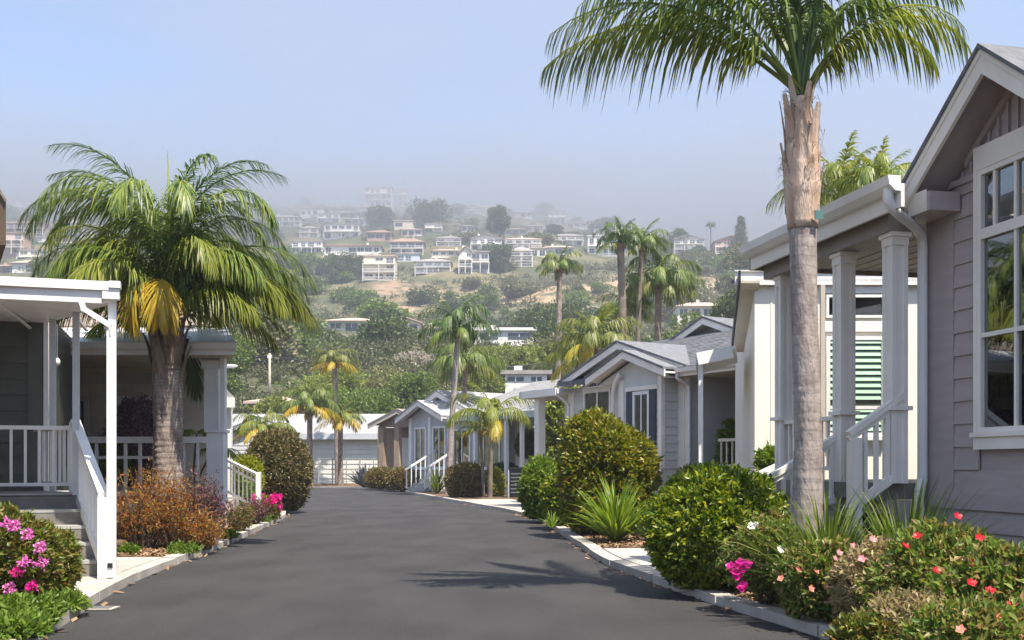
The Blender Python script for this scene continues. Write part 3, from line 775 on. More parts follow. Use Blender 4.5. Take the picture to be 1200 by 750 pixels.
# downspout
def pipe(name, pts, m, par, w=.07):
    B = MB()
    for a_, b_ in zip(pts, pts[1:]):
        a_, b_ = Vector(a_), Vector(b_); d = (b_ - a_).normalized() * .02
        B.beam(a_ - d, b_ + d, w, w * .85)
    return B.build(name, m, par)
def curve_pipe(name, pts, r, m, par):
    c = [Vector(p) for p in pts]
    o = []
    P_ = [2 * c[0] - c[1]] + c + [2 * c[-1] - c[-2]]
    for i in range(1, len(P_) - 2):
        for k in range(5):
            t = k / 5; a_, b_, c_, d_ = P_[i - 1:i + 3]
            o.append(0.5 * ((2 * b_) + (c_ - a_) * t + (2 * a_ - 5 * b_ + 4 * c_ - d_) * t * t + (3 * b_ - a_ - 3 * c_ + d_) * t ** 3))
    o.append(P_[-2])
    B = MB(); B.tube(o, r, 8); return B.build(name, m, par, True)
curve_pipe('downspout', [(-.44, OV + .05, 3.32), (-.44, OV + .05, 3.22), (-.40, OV - .04, 3.15), (-.22, .32, 3.115), (-.08, .13, 3.07), (-.03, .075, 2.97), (-.03, .075, 2.8), (-.03, .075, 2.0), (-.03, .075, 1.10), (-.03, .08, 1.02), (-.05, .12, .93), (-.05, .12, .85), (-.05, .12, .2)], .042, W_, h)

# ================================================================== RIGHT: cream house behind it (faces the camera)
def hframe(name, label, origin, rzdeg, cat='house'):
    return thing(name, label, cat, (origin[0], origin[1], 0), R(rzdeg))
h = hframe('cream_house', 'cream stucco house with a white roof edge and pale green slatted window beyond the porch', (3.2, 13.5), 180)
CR = M['cream']
# local x: to the left of the picture is +x, towards the camera is +y
B = MB(); B.prism([(0, 0, 0), (-5.5, 0, 0), (-5.5, -6, 0), (-1.05, -6, 0)], (0, 0, 3.52)); B.build('wall', CR, h)
for x in (-.22, -.60, -1.75): bx('panel_joint', CR, h, x - .012, x + .012, 0.0, .008, .5, 3.50)
bx('skirt', M['tan'], h, -5.5, -.01, .0, .02, 0, .62)
B = MB(); B.prism([(.27, .10, 3.55), (-5.5, .10, 3.55), (-5.5, -.2, 3.58), (.27, -.2, 3.58)], (0, 0, .04)); B.build('roof', M['shingle'], h)
bx('fascia', W_, h, -5.5, .28, .07, .10, 3.51, 3.68)
bx('drip_trim', M['metalroof'], h, -5.5, .29, .07, .125, 3.68, 3.70)
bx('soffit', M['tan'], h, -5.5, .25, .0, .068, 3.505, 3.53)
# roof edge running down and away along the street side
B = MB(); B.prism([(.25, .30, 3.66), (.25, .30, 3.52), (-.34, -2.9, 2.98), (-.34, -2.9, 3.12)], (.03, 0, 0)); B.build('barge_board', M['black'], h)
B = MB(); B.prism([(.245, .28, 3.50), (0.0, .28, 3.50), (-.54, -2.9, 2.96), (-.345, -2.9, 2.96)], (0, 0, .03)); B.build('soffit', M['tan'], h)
# green slatted window with a dark transom
wx0, wx1 = -gx(1036, 13.5) + 3.2, -gx(967, 13.5) + 3.2
z1_, z0_ = gz(398, 13.5), gz(476, 13.5)
window(h, wx0, wx1, z0_ - .4, z1_ + .04, .004, W_, M['glass_clear'], M['room'], fw=.05, dep=.05, blinds=None, stiles=(), rails=(z0_ - .02,))
z = z0_ - .33
wsh = [c for c in h.children if c.name.startswith('window')][0]
while z < z1_ - .05:
    if abs(z - z0_) > .07:
        o = bx('shutter_slat', M['greenblind'], wsh, wx0 + .055, wx1 - .055, .03, .040, z, z + .075); o.rotation_euler = (R(20), 0, 0)
    z += .082
window(h, wx0, wx1, gz(373, 13.5), gz(346, 13.5), .004, W_, M['glass_mirror'], M['room'], fw=.035, dep=.05, sill=False)
bx('window_casing', W_, h, wx0 - .03, wx1 + .03, .003, .05, z1_ + .10, gz(375, 13.5) - .02)
bx('window_casing', W_, h, wx0 - .03, wx1 + .03, .003, .045, gz(345, 13.5) + .01, gz(335, 13.5))
# yellowish porch pole of this house
bx('post', M['tan'], h, -gx(966, 13.1) + 3.2, -gx(961, 13.1) + 3.2, .38, .44, .3, 3.45)
# small flat awning on the street side with one post
ax = lambda px, Y: -(gx(px, Y) - 3.2)
B = MB(); B.prism([(ax(817, 14.2), -.7, 2.62), (ax(862, 14.2), -.7, 2.76), (ax(866, 16), -2.6, 2.76), (ax(819, 16.6), -3.1, 2.62)], (0, 0, .05)); B.build('awning', W_, h)
beam('awning_fascia', W_, h, (ax(817, 14.2), -.69, 2.62), (ax(858, 14.2), -.69, 2.72), .03, .17)
beam('awning_fascia', M['galv'], h, (ax(817, 14.2), -.72, 2.60), (ax(819, 16.6), -3.1, 2.60), .03, .10)
bx('post', W_, h, ax(823.5, 14.3), ax(818.5, 14.3), -.83, -.77, .1, 2.60)
# bright sloping handrail by the front corner
st = h
B = MB(); 
beam('rail', W_, st, (ax(924, 13.0), .55, gz(541, 13.0)), (ax(878, 12.8), .70, gz(563, 12.8)), .07, .10)
for k in range(5):
    px = 882 + k * 9
    bx('baluster', W_, st, ax(px, 12.9) - .015, ax(px, 12.9) + .015, .58, .62, .3, gz(561 - k * 4.2, 12.9))

# ================================================================== RIGHT: grey gabled house further on (local x away along street, +y to the street)
Q3 = Vector((-.5, .8660, 0))
loc, rz = frame((3.245, 22.0), Q3)
h = thing('grey_gabled_house', 'grey house with twin gables and navy shuttered window behind the tall bronze shrub', 'house', loc, rz)
GW = M['greywall']; BT = M['trim_grey']
B = MB(); B.box(-.95, 3.9, -5, -.012, 0, 3.02); B.build('wall', GW, h)
B = MB(); B.box(-4.5, -.95, -5, -1.2, 0, 3.02); B.build('wall', GW, h)
A3, S3 = 1.13, .31
hole3 = [(1.80, 3.05, 1.3, 3.6)]
planks(GW, h, .86, 3.7, .0, 1.08, 3.0, .175, holes=hole3)
planks(GW, h, -.62, .86, .0, 2.2, 3.0, .175)
planks(GW, h, -.95, -.5, .0, 1.08, 3.0, .175)
planks(GW, h, -4.5, -.952, -1.19, 1.08, 3.0, .175)
planks(GW, h, -.95, 3.9, .0, .12, 1.02, .18); planks(GW, h, -4.5, -.95, .0, .12, 1.02, .18)
bx('water_table', BT, h, -4.5, 3.92, .0, .04, 1.02, 1.08)
B = MB(); B.prism([(-1.2, -.012, 2.95), (3.46, -.012, 2.95), (A3, -.012, 3.72)], (0, -.2, 0)); B.build('gable_wall', GW, h)
# corner boards and pilaster
bx('corner_board', BT, h, 3.42, 3.66, .0, .045, 1.08, 3.0)
bx('pilaster', BT, h, -.94, -.56, .02, .08, 1.08, 3.0); bx('pilaster', BT, h, -.82, -.68, .08, .10, 1.08, 3.0)
# left window with the sloped transom
window(h, 1.86, 2.99, 1.40, 2.93, .005, BT, M['glass_dark'], M['room'], fw=.07, dep=.05, stiles=(2.42,), rails=())
B = MB(); B.prism([(1.80, .0, 2.93), (3.05, .0, 2.93), (3.05, .0, 3.0), (1.80, .0, 3.42)], (0, .05, 0)); wf = B.build('window', BT, h)
B = MB(); B.prism([(1.90, .051, 2.99), (2.86, .051, 2.99), (1.90, .051, 3.30)], (0, .006, 0)); B.build('pane', M['glass_dark'], wf)
B = MB(); B.prism([(1.90, .004, 2.985), (2.9, .004, 2.985), (1.90, .004, 3.31)], (0, .048, 0)); B.build('room_backing', M['room'], wf)  # dark slab in place of the room's shade behind the transom
bx('muntin', BT, wf, 2.36, 2.41, .052, .062, 2.99, 3.14)
# bay
B = MB(); B.box(-.58, .86, 0.003, .50, 0, 3.02); B.build('bay_wall', GW, h)
planks(GW, h, -.58, .86, .502, 1.08, 3.0, .175, holes=[(-.42, .62, 1.35, 2.8)])
planks(GW, h, -.58, .86, .502, .12, 1.02, .18)
bx('water_table', BT, h, -.6, .88, .502, .54, 1.02, 1.08)
for k in range(11):                                   # boards on the bay's near side
    o = plank(GW, h, 0, .44, 0, 1.08 + k * .175, 1.08 + (k + 1) * .175)
    o.rotation_euler = (0, 0, R(90)); o.location = (-.582, .25, 1.08 + (k + .5) * .175)
bx('corner_board', BT, h, -.615, -.50, .44, .535, 1.08, 3.0); bx('corner_board', BT, h, .70, .89, .44, .535, 1.08, 3.0)
bx('corner_board', BT, h, 1.02, 1.16, .02, .06, 1.08, 3.1)
window(h, -.20, .34, 1.46, 2.70, .505, W_, M['glass_dark'], M['greyblind'], fw=.05, dep=.045, stiles=(.07,), frame_extra=.02)
for xa in (-.44, .36):
    s = bx('shutter', M['navy'], h, xa, xa + .22, .52, .555, 1.44, 2.74)
bx('window_casing', BT, h, -.50, .62, .503, .56, 2.74, 2.83); bx('window_casing', BT, h, -.50, .62, .503, .575, 1.34, 1.42)
B = MB(); B.prism([(-.95, .505, 2.95), (1.72, .505, 2.95), (.38, .505, 3.42)], (0, -.2, 0)); B.build('gable_wall', GW, h)
# curved brace left of the bay
curve_pipe('brace', [(.98, .62, 1.1), (.98, .62, 2.5), (.92, .62, 2.9), (.72, .62, 3.14)], .045, BT, h)
# roofs
def gable_roof(par, A, hw, zt, slope, yf, yb, mr, mt, th=.05, barge=.20, overlap_soffit=.35, soffm=None):
    for s in (1, -1):
        xe = A + s * hw; ze = zt - hw * slope
        B = MB(); B.prism([(A, yf + .03, zt), (xe, yf + .03, ze), (xe, yf + .03, ze - th), (A, yf + .03, zt - th)], (0, yb - yf, 0)); B.build('roof', mr, par)
        B = MB(); B.prism([(A, yf, zt - th - .002), (xe, yf, ze - th - .002), (xe, yf, ze - barge), (A, yf, zt - barge)], (0, -.035, 0)); B.build('barge_board', mt, par)
        B = MB(); B.prism([(A, yf - .036, zt - th - .05), (xe, yf - .036, ze - th - .05), (xe, yf - .036, ze - th - .08), (A, yf - .036, zt - th - .08)], (0, -overlap_soffit, 0)); B.build('soffit', soffm or mt, par)
gable_roof(h, A3, 2.42, 3.93, S3, .40, -4, M['shingle'], BT)
gable_roof(h, .38, 1.42, 3.63, .34, .80, -2, M['shingle'], BT)
# main roof with single shingle courses towards the street
B = MB(); B.prism([(-4.6, .42, 3.13), (-4.6, -2.6, 4.33), (-4.6, -5.6, 3.13), (-4.6, -5.6, 3.05), (-4.6, -2.6, 4.25), (-4.6, .42, 3.05)], (8.2, 0, 0)); B.build('roof', M['shingle'], h)
B = MB()
for k in range(23):
    y = .42 - k * .131; z = 3.135 + k * .052
    x = -4.6 + random.uniform(0, .2)
    while x < 3.5:
        ln = random.choice((.2, .3, .4, .3))
        B.prism([(x, y, z), (x, y - .135, z + .0537), (x, y - .135, z + .0537 + .006), (x, y, z + .012 + random.uniform(0, .008))], (ln - .01, 0, 0))
        x += ln
B.build('shingle_courses', M['shingle'], h, kind='stuff')
bx('fascia', BT, h, -4.6, -.95, .36, .40, 2.96, 3.07)
B = MB(); B.prism([(-4.6, .402, 3.12), (-4.6, .51, 3.12), (-4.6, .49, 3.04), (-4.6, .402, 3.0)], (3.62, 0, 0)); B.build('gutter', W_, h)
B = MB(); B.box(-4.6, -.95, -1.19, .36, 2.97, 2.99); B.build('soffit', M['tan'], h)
curve_pipe('downspout', [(-1.02, .44, 3.02), (-1.02, .44, 2.92), (-1.0, .15, 2.80), (-1.0, .12, 2.65), (-1.0, .12, 1.5), (-1.0, .12, .2)], .035, W_, h)
# recessed porch with brown rail, posts
bx('porch_floor', M['deckdark'], h, -4.5, -.95, -1.19, -.05, .95, 1.02)
bx('rail', M['beige'], h, -4.4, -1.7, -.12, -.04, 1.62, 1.68); bx('rail', M['beige'], h, -4.4, -1.7, -.1, -.06, 1.12, 1.16)
for k in range(16): bx('baluster', M['beige'], h, -1.78 - k * .16, -1.75 - k * .16, -.095, -.065, 1.16, 1.62)
for xx in (-2.9, -3.3): bx('post', M['trim_grey'], h, xx - .06, xx + .06, -.12, 0.0, 1.02, 2.97)
# low porch wing at the far end
B = MB(); B.prism([(3.45, .5, 3.00), (3.45, -3, 3.10), (3.45, -3, 3.02), (3.45, .5, 2.88)], (1.75, 0, 0)); B.build('porch_roof', M['metalroof'], h)
bx('fascia', BT, h, 3.5, 5.2, .46, .52, 2.84, 3.02)
bx('fascia', BT, h, 5.16, 5.22, -3, .52, 2.84, 3.02)
for yy in (.25, -1.4): bx('post', BT, h, 4.55, 4.75, yy - .1, yy + .1, .3, 2.86)
pipe('downspout', [(3.62, .44, 2.9), (3.60, .2, 2.72), (3.60, .08, 2.62), (3.60, .08, .4)], W_, h, .05)
# higher gable at the back
B = MB(); B.box(-5.9, -2.6, -6.8, -4.5, 3.0, 4.2); B.build('upper_wall', GW, h)
B = MB(); B.prism([(-5.4, -4.49, 4.15), (-3.1, -4.49, 4.15), (-4.25, -4.49, 4.78)], (0, -.2, 0)); B.build('gable_wall', GW, h)

# the higher gable seen over the roof: solve its place from the ridge point
def local(o, p):
    Mx = Matrix.Translation(o.location) @ Matrix.Rotation(o.rotation_euler[2], 4, 'Z')
    return Mx.inverted() @ p
g = local(h, at(823, 370, 24.6)); gl = local(h, at(777, 398, 25.6))
for o in [c for c in h.children if c.name.startswith('upper_wall') or (c.name.startswith('gable_wall') and c.location.length == 0 and min(v.co.z for v in c.data.vertices) > 4.0)]:
    bpy.data.objects.remove(o)
sl = .36
B = MB(); B.prism([(g.x - 1.5, g.y - .42, 3.1), (g.x + 1.5, g.y - .42, 3.1), (g.x + 1.5, g.y - .42, g.z - 1.5 * sl - .1), (g.x, g.y - .42, g.z - .1), (g.x - 1.5, g.y - .42, g.z - 1.5 * sl - .1)], (0, -2.5, 0)); B.build('upper_wall', GW, h)
gable_roof(h, g.x, 1.75, g.z, sl, g.y, g.y - 3, M['shingle'], BT)

# ================================================================== RIGHT: pale blue-grey house with gabled porch, further
Q4 = Vector((-.6, .8, 0))
loc, rz = frame((1.65, 36.0), Q4)
h = thing('blue_grey_house', 'pale blue grey house with two stacked gables and steps behind the tall palms', 'house', loc, rz)
BW = M['bluewall']
B = MB(); B.box(-3, 9.4, -8, -.5, 0, 3.1); B.build('wall', M['palewall'], h)
B = MB(); B.box(6.9, 10.0, -3, 0, 0, 3.15); B.build('porch_wall', BW, h)
B = MB(); B.box(3.2, 6.9, -.5, -.05, 0, 3.1); B.build('bay_wall', BW, h)
planks(M['palewall'], h, -3, 3.2, -.49, .6, 3.05, .21)
def win4(x0, x1, z0, z1, y, **k): return window(h, x0, x1, z0, z1, y, W_, M['glass_mirror'], M['room'], fw=.08, dep=.06, **k)
win4(8.7, 9.6, 1.0, 2.75, .005, stiles=(9.15,)); win4(7.2, 8.2, 1.0, 2.75, .005, stiles=(7.7,))
win4(5.5, 6.7, 1.0, 2.6, -.045, stiles=(6.1,)); win4(3.5, 5.1, 1.0, 2.6, -.045, stiles=(4.0, 4.6))
win4(1.6, 2.8, 1.15, 2.5, -.47, stiles=(2.2,))
for x in (6.95, 8.42, 9.95): bx('corner_board', W_, h, x - .1, x + .1, .0, .07, .5, 3.15)
B = MB(); B.prism([(7.0, .004, 3.1), (10.3, .004, 3.1), (8.65, .004, 3.72)], (0, -.2, 0)); B.build('gable_wall', BW, h)
gable_roof(h, 8.65, 1.85, 3.86, .38, .5, -4, M['shingle_pale'], BT, barge=.24)
g = local(h, at(511, 457, 44.0)); 
B = MB(); B.prism([(g.x - 2.0, g.y - .5, 3.0), (g.x + 2.0, g.y - .5, 3.0), (g.x + 2.0, g.y - .5, g.z - .9), (g.x, g.y - .5, g.z - .15), (g.x - 2.0, g.y - .5, g.z - .9)], (0, -4, 0)); B.build('upper_wall', BW, h)
gable_roof(h, g.x, 2.4, g.z, .38, g.y, g.y - 6, M['shingle_pale'], BT, barge=.28)
B = MB(); B.prism([(-3.2, .2, 3.1), (-3.2, -4.5, 4.75), (-3.2, -9, 3.1), (-3.2, -9, 3.0), (-3.2, -4.5, 4.65), (-3.2, .2, 3.0)], (10.3, 0, 0)); B.build('roof', M['shingle_pale'], h)
B = MB()
for k in range(30):
    y = .19 - k * .155; z = 3.106 + k * .0545
    B.prism([(-3.2, y, z), (-3.2, y - .16, z + .056), (-3.2, y - .16, z + .062), (-3.2, y, z + .018)], (10.3, 0, 0))
B.build('shingle_courses', M['shingle_pale'], h, kind='stuff')
bx('fascia', W_, h, -3.2, 7.0, .2, .25, 2.9, 3.1)
# steps with white rails at the gabled porch
for k in range(5): bx('step', M['tread'], h, 6.6, 7.9, .05 + k * .28, .05 + (k + 1) * .28, .1, .9 - k * .16)
for x in (6.55, 7.95):
    beam('rail', W_, h, (x, .05, 1.75), (x, 1.5, .95), .06, .07)
    for k in range(7): bx('baluster', W_, h, x - .02, x + .02, .1 + k * .22, .14 + k * .22, .2, 1.68 - k * .12)
# carport awning and posts at the near end
zc = gz(486, 36.5)
B = MB(); B.prism([(-1.8, 1.6, zc), (3.2, 1.6, zc), (3.2, -.45, zc + .1), (-1.8, -.45, zc + .1)], (0, 0, .06)); B.build('carport_roof', M['galv'], h)
bx('fascia', M['galv'], h, -1.8, 3.2, 1.56, 1.62, zc - .18, zc + .06)
for x in (-1.6, .2, 1.1, 2.0, 3.0): bx('post', W_, h, x - .06, x + .06, 1.42, 1.54, .1, zc - .1)
bx('door', M['black'], h, -1.2, .2, -.49, -.44, .2, 2.3)

# small brown porch house
h = hframe('brown_porch_house', 'small house with tan gabled porch on brown posts beside the blue grey house', (-5.0, 49.0), 152)
B = MB(); B.box(-2.0, 2.6, -4, -1.2, 0, 3.0); B.build('wall', M['brownwall'], h)
gable_roof(h, .35, 1.7, 3.85, .42, .4, -5, M['shingle_brown'], M['tan'], barge=.25)
B = MB(); B.prism([(-1.1, .0, 2.98), (1.8, .0, 2.98), (.35, .0, 3.6)], (0, -.2, 0)); B.build('gable_wall', M['brownwall'], h)
for x in (1.45, .55, -.35): bx('post', M['brownwall'] if x > 0 else W_, h, x - .14, x + .14, -.14, .14, .1, 2.97)
bx('porch_floor', M['concrete'], h, -1.2, 1.9, -1.2, .1, .1, .55)
bx('door', W_, h, .2, 1.1, -1.2, -1.15, .55, 2.5)
bx('wall_panel', W_, h, -1.9, -.4, -1.2, -1.12, .2, 2.9)

# far white house closing the street
h = hframe('white_street_end_house', 'long pale house closing the end of the street behind the wire fence', (-7.0, 59.0), 180)
B = MB(); B.box(0, 5.4, -8, 0, 0, 2.95); B.build('wall', M['palewall'], h)
B = MB(); B.box(5.4, 16, -8, .9, 0, 2.95); B.build('wall', M['palewall'], h)
planks(M['palewall'], h, .0, 4.6, .0, .1, 2.9, .28, th=.05)
planks(M['bluewall'], h, 5.4, 9.0, .9, .1, 2.9, .24, th=.04, holes=[(5.7, 7.0, .9, 2.5)])
bx('corner_board', W_, h, 4.6, 4.75, 0, .08, .1, 2.9)
B = MB(); B.prism([(-.4, .5, 2.95), (-.4, -4, 4.3), (-.4, -8.5, 2.95), (-.4, -8.5, 2.8), (-.4, -4, 4.15), (-.4, .5, 2.8)], (17, 0, 0)); B.build('roof', M['shingle_pale'], h)
bx('fascia', M['galv'], h, -.4, 5.4, .46, .52, 2.62, 2.94)
gable_roof(h, 7.3, 2.2, 3.95, .42, 1.3, -4, M['shingle_pale'], M['galv'], barge=.28)
B = MB(); B.prism([(5.5, .904, 2.9), (9.1, .904, 2.9), (7.3, .904, 3.65)], (0, -.2, 0)); B.build('gable_wall', BW, h)
window(h, 5.75, 6.95, .95, 2.45, .905, W_, M['glass_mirror'], M['room'], fw=.1, dep=.07, stiles=(6.35,), rails=(1.7,))
window(h, 10.2, 12.0, .95, 2.3, .905, W_, M['glass_mirror'], M['room'], fw=.1, dep=.07, stiles=(11.1,))

# white wire fence in front of it
f = thing('wire_fence', 'thin grey wire fence in front of the pale street end house', 'fence', (-10.6, 56.2, 0))
for k in range(6): bx('fence_post', M['fence_grey'], f, k * .75 - .03, k * .75 + .03, -.03, .03, 0, 1.55)
for z in (.25, .9, 1.5): bx('rail', M['fence_grey'], f, -.03, 3.78, -.012, .012, z - .015, z + .015)
for k in range(38): bx('picket', M['fence_grey'], f, .1 * k - .006, .1 * k + .006, -.006, .006, .1, 1.52)

# ================================================================== LEFT: dark green house with white awning porch
U1 = Vector((.956, .292, 0))
loc, rz = frame((-3.71, 9.6), -U1)
h = thing('dark_green_house', 'dark green lap sided house with flat white porch roof and grey stairs', 'house', loc, rz)
DG = M['darkgreen']
SK = lambda y: -.36 * y                    # the porch side runs back askew
WY = -2.65
def local(o, p):
    Mx = Matrix.Translation(o.location) @ Matrix.Rotation(o.rotation_euler[2], 4, 'Z')
    return Mx.inverted() @ p
XC = SK(WY) - .11
B = MB(); B.box(XC + .14, 9, WY - 4, WY - .012, 0, 2.95); B.build('wall', DG, h)
planks(DG, h, XC + .30, 9, WY, .86, 2.85, .183, th=.026)
bx('corner_board', DG, h, XC + .14, XC + .30, WY - .02, WY + .032, .84, 2.85)
bx('corner_post', W_, h, XC + .055, XC + .13, WY - .1, WY + .045, .84, 2.86)
# roof: white pan roof with double-lip fascia
def zr(y): return 2.66 + (-y) * .045
B = MB(); B.prism([(0, -.03, zr(0) + .02), (9, -.03, zr(0) + .02), (9, WY - .1, zr(WY) + .02), (SK(WY) + .02, WY - .1, zr(WY) + .02)], (0, 0, .06)); B.build('porch_roof', W_, h)
bx('fascia', W_, h, .12, 9, -.03, .02, 2.66, 2.775); bx('fascia', W_, h, .06, 9, -.03, .055, 2.777, 2.86)
bx('gutter_end', W_, h, -.03, .118, -.06, .05, 2.70, 2.80); bx('gutter_end', W_, h, -.04, .06, -.07, .07, 2.802, 2.865)
beam('side_beam', W_, h, (.03, -.06, 2.74), (SK(WY) + .03, WY, 2.86), .05, .12)
for k in range(14): bx('ceiling_rib', W_, h, .5 + k * .6, .53 + k * .6, WY, -.05, 2.655 + .06, 2.665 + .07)
# corner post and the leader beside it
bx('post', W_, h, .005, .075, -.11, -.04, .09, 2.68)
pipe('downspout', [(.30, .0, 2.66), (.28, -.0, 2.60), (.06, .005, 2.46), (.055, .0, 2.38), (.055, .0, .12)], W_, h, .056)
bx('spout_outlet', M['black'], h, .03, .075, .022, .035, .19, .235)
for t_ in (.44, .80):
    y = WY * t_
    bx('post', M['galv'], h, SK(y) + .02, SK(y) + .085, y - .035, y + .035, .84, zr(y) + .03)
# deck, stairs
DY = -1.30
B = MB(); B.prism([(SK(WY) + .0, WY, .72), (SK(DY), DY, .72), (9, DY, .72), (9, WY, .72)], (0, 0, .118)); B.build('deck', M['deckdark'], h)
for k in range(9): bx('deck_board', M['tread'], h, SK(DY) - .02, 9, DY - .02 - k * .145, DY + .12 - k * .145, .84, .858)
NT = 5
pa, pb = local(h, at(88, 494, 10.75)), local(h, at(121, 580, 9.62))
SX = lambda y: pa.x + (pb.x - pa.x) * (y - pa.y) / (pb.y - pa.y) - .02
for k in range(NT):
    y0 = DY + .125 + k * .225; zt = .858 - (k + 1) * .155
    xr = SX(y0 + .1)
    if k < NT - 1: bx('tread', M['tread'], h, xr, 6, y0 - .02, y0 + .24, zt - .03, zt)
    bx('riser', M['deckdark'], h, xr + .015, 6, y0 - .015, y0 + .01, zt, zt + .126)
    B = MB(); B.box(xr + .01, 6, y0 - .0, y0 + .215, .09, zt - .032); 
    if k < NT - 1: B.build('stair_side', M['deckdark'], h)
# deck rail
RY = DY - .10
RX = pa.x + .06
bx('rail', W_, h, RX, 6, RY - .03, RY + .03, 1.52, 1.56); bx('rail', W_, h, RX, 6, RY - .02, RY + .02, .93, .965)
for k in range(32): bx('baluster', W_, h, RX + .14 + k * .135, RX + .165 + k * .135, RY - .014, RY + .014, .965, 1.52)
bx('newel', W_, h, RX - .08, RX, RY - .04, RY + .04, .84, 1.60)
# side deck rail back to the wall and stair rail down to the pavement
beam('rail', W_, h, (RX - .02, RY, 1.55), (SK(WY) + .1, WY + .05, 1.55), .05, .04)
beam('rail', W_, h, (RX - .02, RY, .95), (SK(WY) + .1, WY + .05, .95), .04, .035)
for k in range(8):
    t_ = (k + .6) / 8.4; x = RX - .02 + (SK(WY) + .12 - RX) * t_; y = RY + (WY + .05 - RY) * t_
    bx('baluster', W_, h, x - .013, x + .013, y - .013, y + .013, .96, 1.54)
p0, p1 = local(h, at(88, 494, 10.75)), local(h, at(121, 580, 9.62))
beam('rail', W_, h, p0, p1, .095, .045); beam('rail', W_, h, p0 + Vector((0, 0, -.05)), p1 + Vector((0, 0, -.05)), .04, .06)
beam('stringer', W_, h, p0 + Vector((0, 0, -.70)), p1 + Vector((0, 0, -.66)), .05, .10)
for k in range(8):
    t_ = (k + .7) / 8.6; c = p0.lerp(p1, t_)
    bx('baluster', W_, h, c.x - .014, c.x + .014, c.y - .014, c.y + .014, c.z - .68, c.z - .04)
bx('newel', W_, h, p1.x - .045, p1.x + .045, p1.y - .02, p1.y + .07, .09, p1.z - .02)
# porch lamp
t = thing('porch_lamp', 'small round white porch lamp hanging beside the dark green wall', 'lamp', tuple(at(67, 424, 11.6)))
B = MB(); B.ball((0, 0, 0), .035, .035, .045); B.build('lamp_shade', M['cream'], t, True)
B = MB(); B.tube([(0, 0, .04), (0, 0, .42)], .006, 6); B.build('chain', M['steel'], t)

# brown eave of another house that just enters on the far left
p = at(7, 230, 7.0)
h = thing('brown_house', 'corner of a brown eave entering at the left edge above the white porch roof', 'house', (p.x, p.y, 0))
B = MB(); B.prism([(0, 0, gz(287, 7) - 0), (0, 0, gz(235, 7)), (-.035, 0, gz(222, 7)), (-3, 0, gz(222, 7) + .2), (-3, 0, gz(287, 7))], (-.62, 1.1, 0)); B.build('eave', M['brownfascia'], h)
B = MB(); B.prism([(.012, -.02, gz(236, 7) + .008), (-.04, -.02, gz(221, 7) + .01), (-3, -.02, gz(221, 7) + .25), (-3, -.02, gz(221, 7) + .2), (-.04, -.02, gz(221, 7) - .02), (.004, -.02, gz(236, 7) - .01)], (-.64, 1.15, 0)); B.build('roof', M['shingle_brown'], h)
B = MB(); B.box(-5, -1.6, .1, 1.05, 0, gz(287, 7)); B.build('wall', M['brownwall'], h)

# ================================================================== LEFT: beige house with white porch rail (faces the camera)
h = hframe('beige_house', 'beige house with white balustraded porch and a pale metal roof edge behind the left palm', (-4.17, 14.8), 180)
BG = M['beige']
B = MB(); B.prism([(.62, -1.62, 0), (7, -1.62, 0), (7, -5, 0), (1.8, -5, 0)], (0, 0, 2.8)); B.build('wall', BG, h)
planks(BG, h, .62, 4.5, -1.60, .6, 2.75, .18, holes=[(1.30, 2.20, .6, 2.3), (2.55, 3.3, .6, 2.3)])
window(h, 1.35, 2.15, .75, 2.25, -1.60, W_, M['glass_mirror'], M['room'], fw=.06, dep=.05, stiles=(1.75,))
window(h, 2.6, 3.25, .62, 2.25, -1.60, M['tan'], M['glass_mirror'], M['room'], fw=.07, dep=.05)
bx('frieze_board', M['tan'], h, .62, 7, -1.60, -1.55, 2.45, 2.62)
B = MB(); B.prism([(.0, 0, .44), (7, 0, .44), (7, -1.6, .44), (.55, -1.6, .44)], (0, 0, .16)); B.build('porch_floor', M['concrete'], h)
planks(M['sage'], h, .0, 7, .0, .1, .46, .17)
o = None
for k in range(2):
    o = plank(M['sage'], h, 0, 1.5, 0, .1 + k * .18, .28 + k * .18); o.rotation_euler = (0, 0, R(109)); o.location = (.25, -.75, .19 + k * .18)
bx('deck_edge', W_, h, -.02, 7, -.03, .03, .47, .60)
bx('column', W_, h, .0, .24, -.22, .02, .60, 1.62); bx('column_cap', W_, h, -.025, .265, -.245, .045, 1.62, 1.66)
bx('pilaster', W_, h, .10, .30, -.24, -.06, 1.66, 2.66); bx('pilaster_cap', W_, h, .07, .33, -.27, -.03, 2.56, 2.66)
bx('post', W_, h, -.02, .045, -.10, .02, 1.66, 2.70)
bx('rail', W_, h, .24, 7, -.10, .02, 1.47, 1.56); bx('rail', W_, h, .24, 7, -.07, -.01, .70, .78); bx('rail', W_, h, .9, 7, -.06, -.02, 1.24, 1.28)
for k in range(24): bx('baluster', W_, h, .36 + k * .21, .40 + k * .21, -.06, -.02, .78, 1.47)
# roof: shingles behind, pale metal porch roof in front, gutter
B = MB(); B.prism([(-.28, .42, 2.84), (5.5, .42, 2.84), (5.5, -.75, 3.20), (.16, -.75, 3.20)], (0, 0, .045)); B.build('porch_roof', M['metalroof'], h)
B = MB(); B.prism([(-.30, .425, 2.86), (-.30, .53, 2.86), (-.30, .51, 2.78), (-.30, .425, 2.75)], (6, 0, 0)); B.build('gutter', W_, h)
bx('fascia', W_, h, -.26, 5.6, .37, .42, 2.70, 2.83)
B = MB(); B.prism([(-.24, .37, 2.70), (7, .37, 2.70), (7, -1.6, 2.70), (.42, -1.6, 2.70)], (0, 0, .02)); B.build('soffit', M['tan'], h)
B = MB(); B.prism([(.2, -.7, 3.19), (7, -.7, 3.19), (7, -3.4, 3.95), (2.0, -3.4, 3.95)], (0, 0, .05)); B.build('roof', M['shingle_brown'], h)
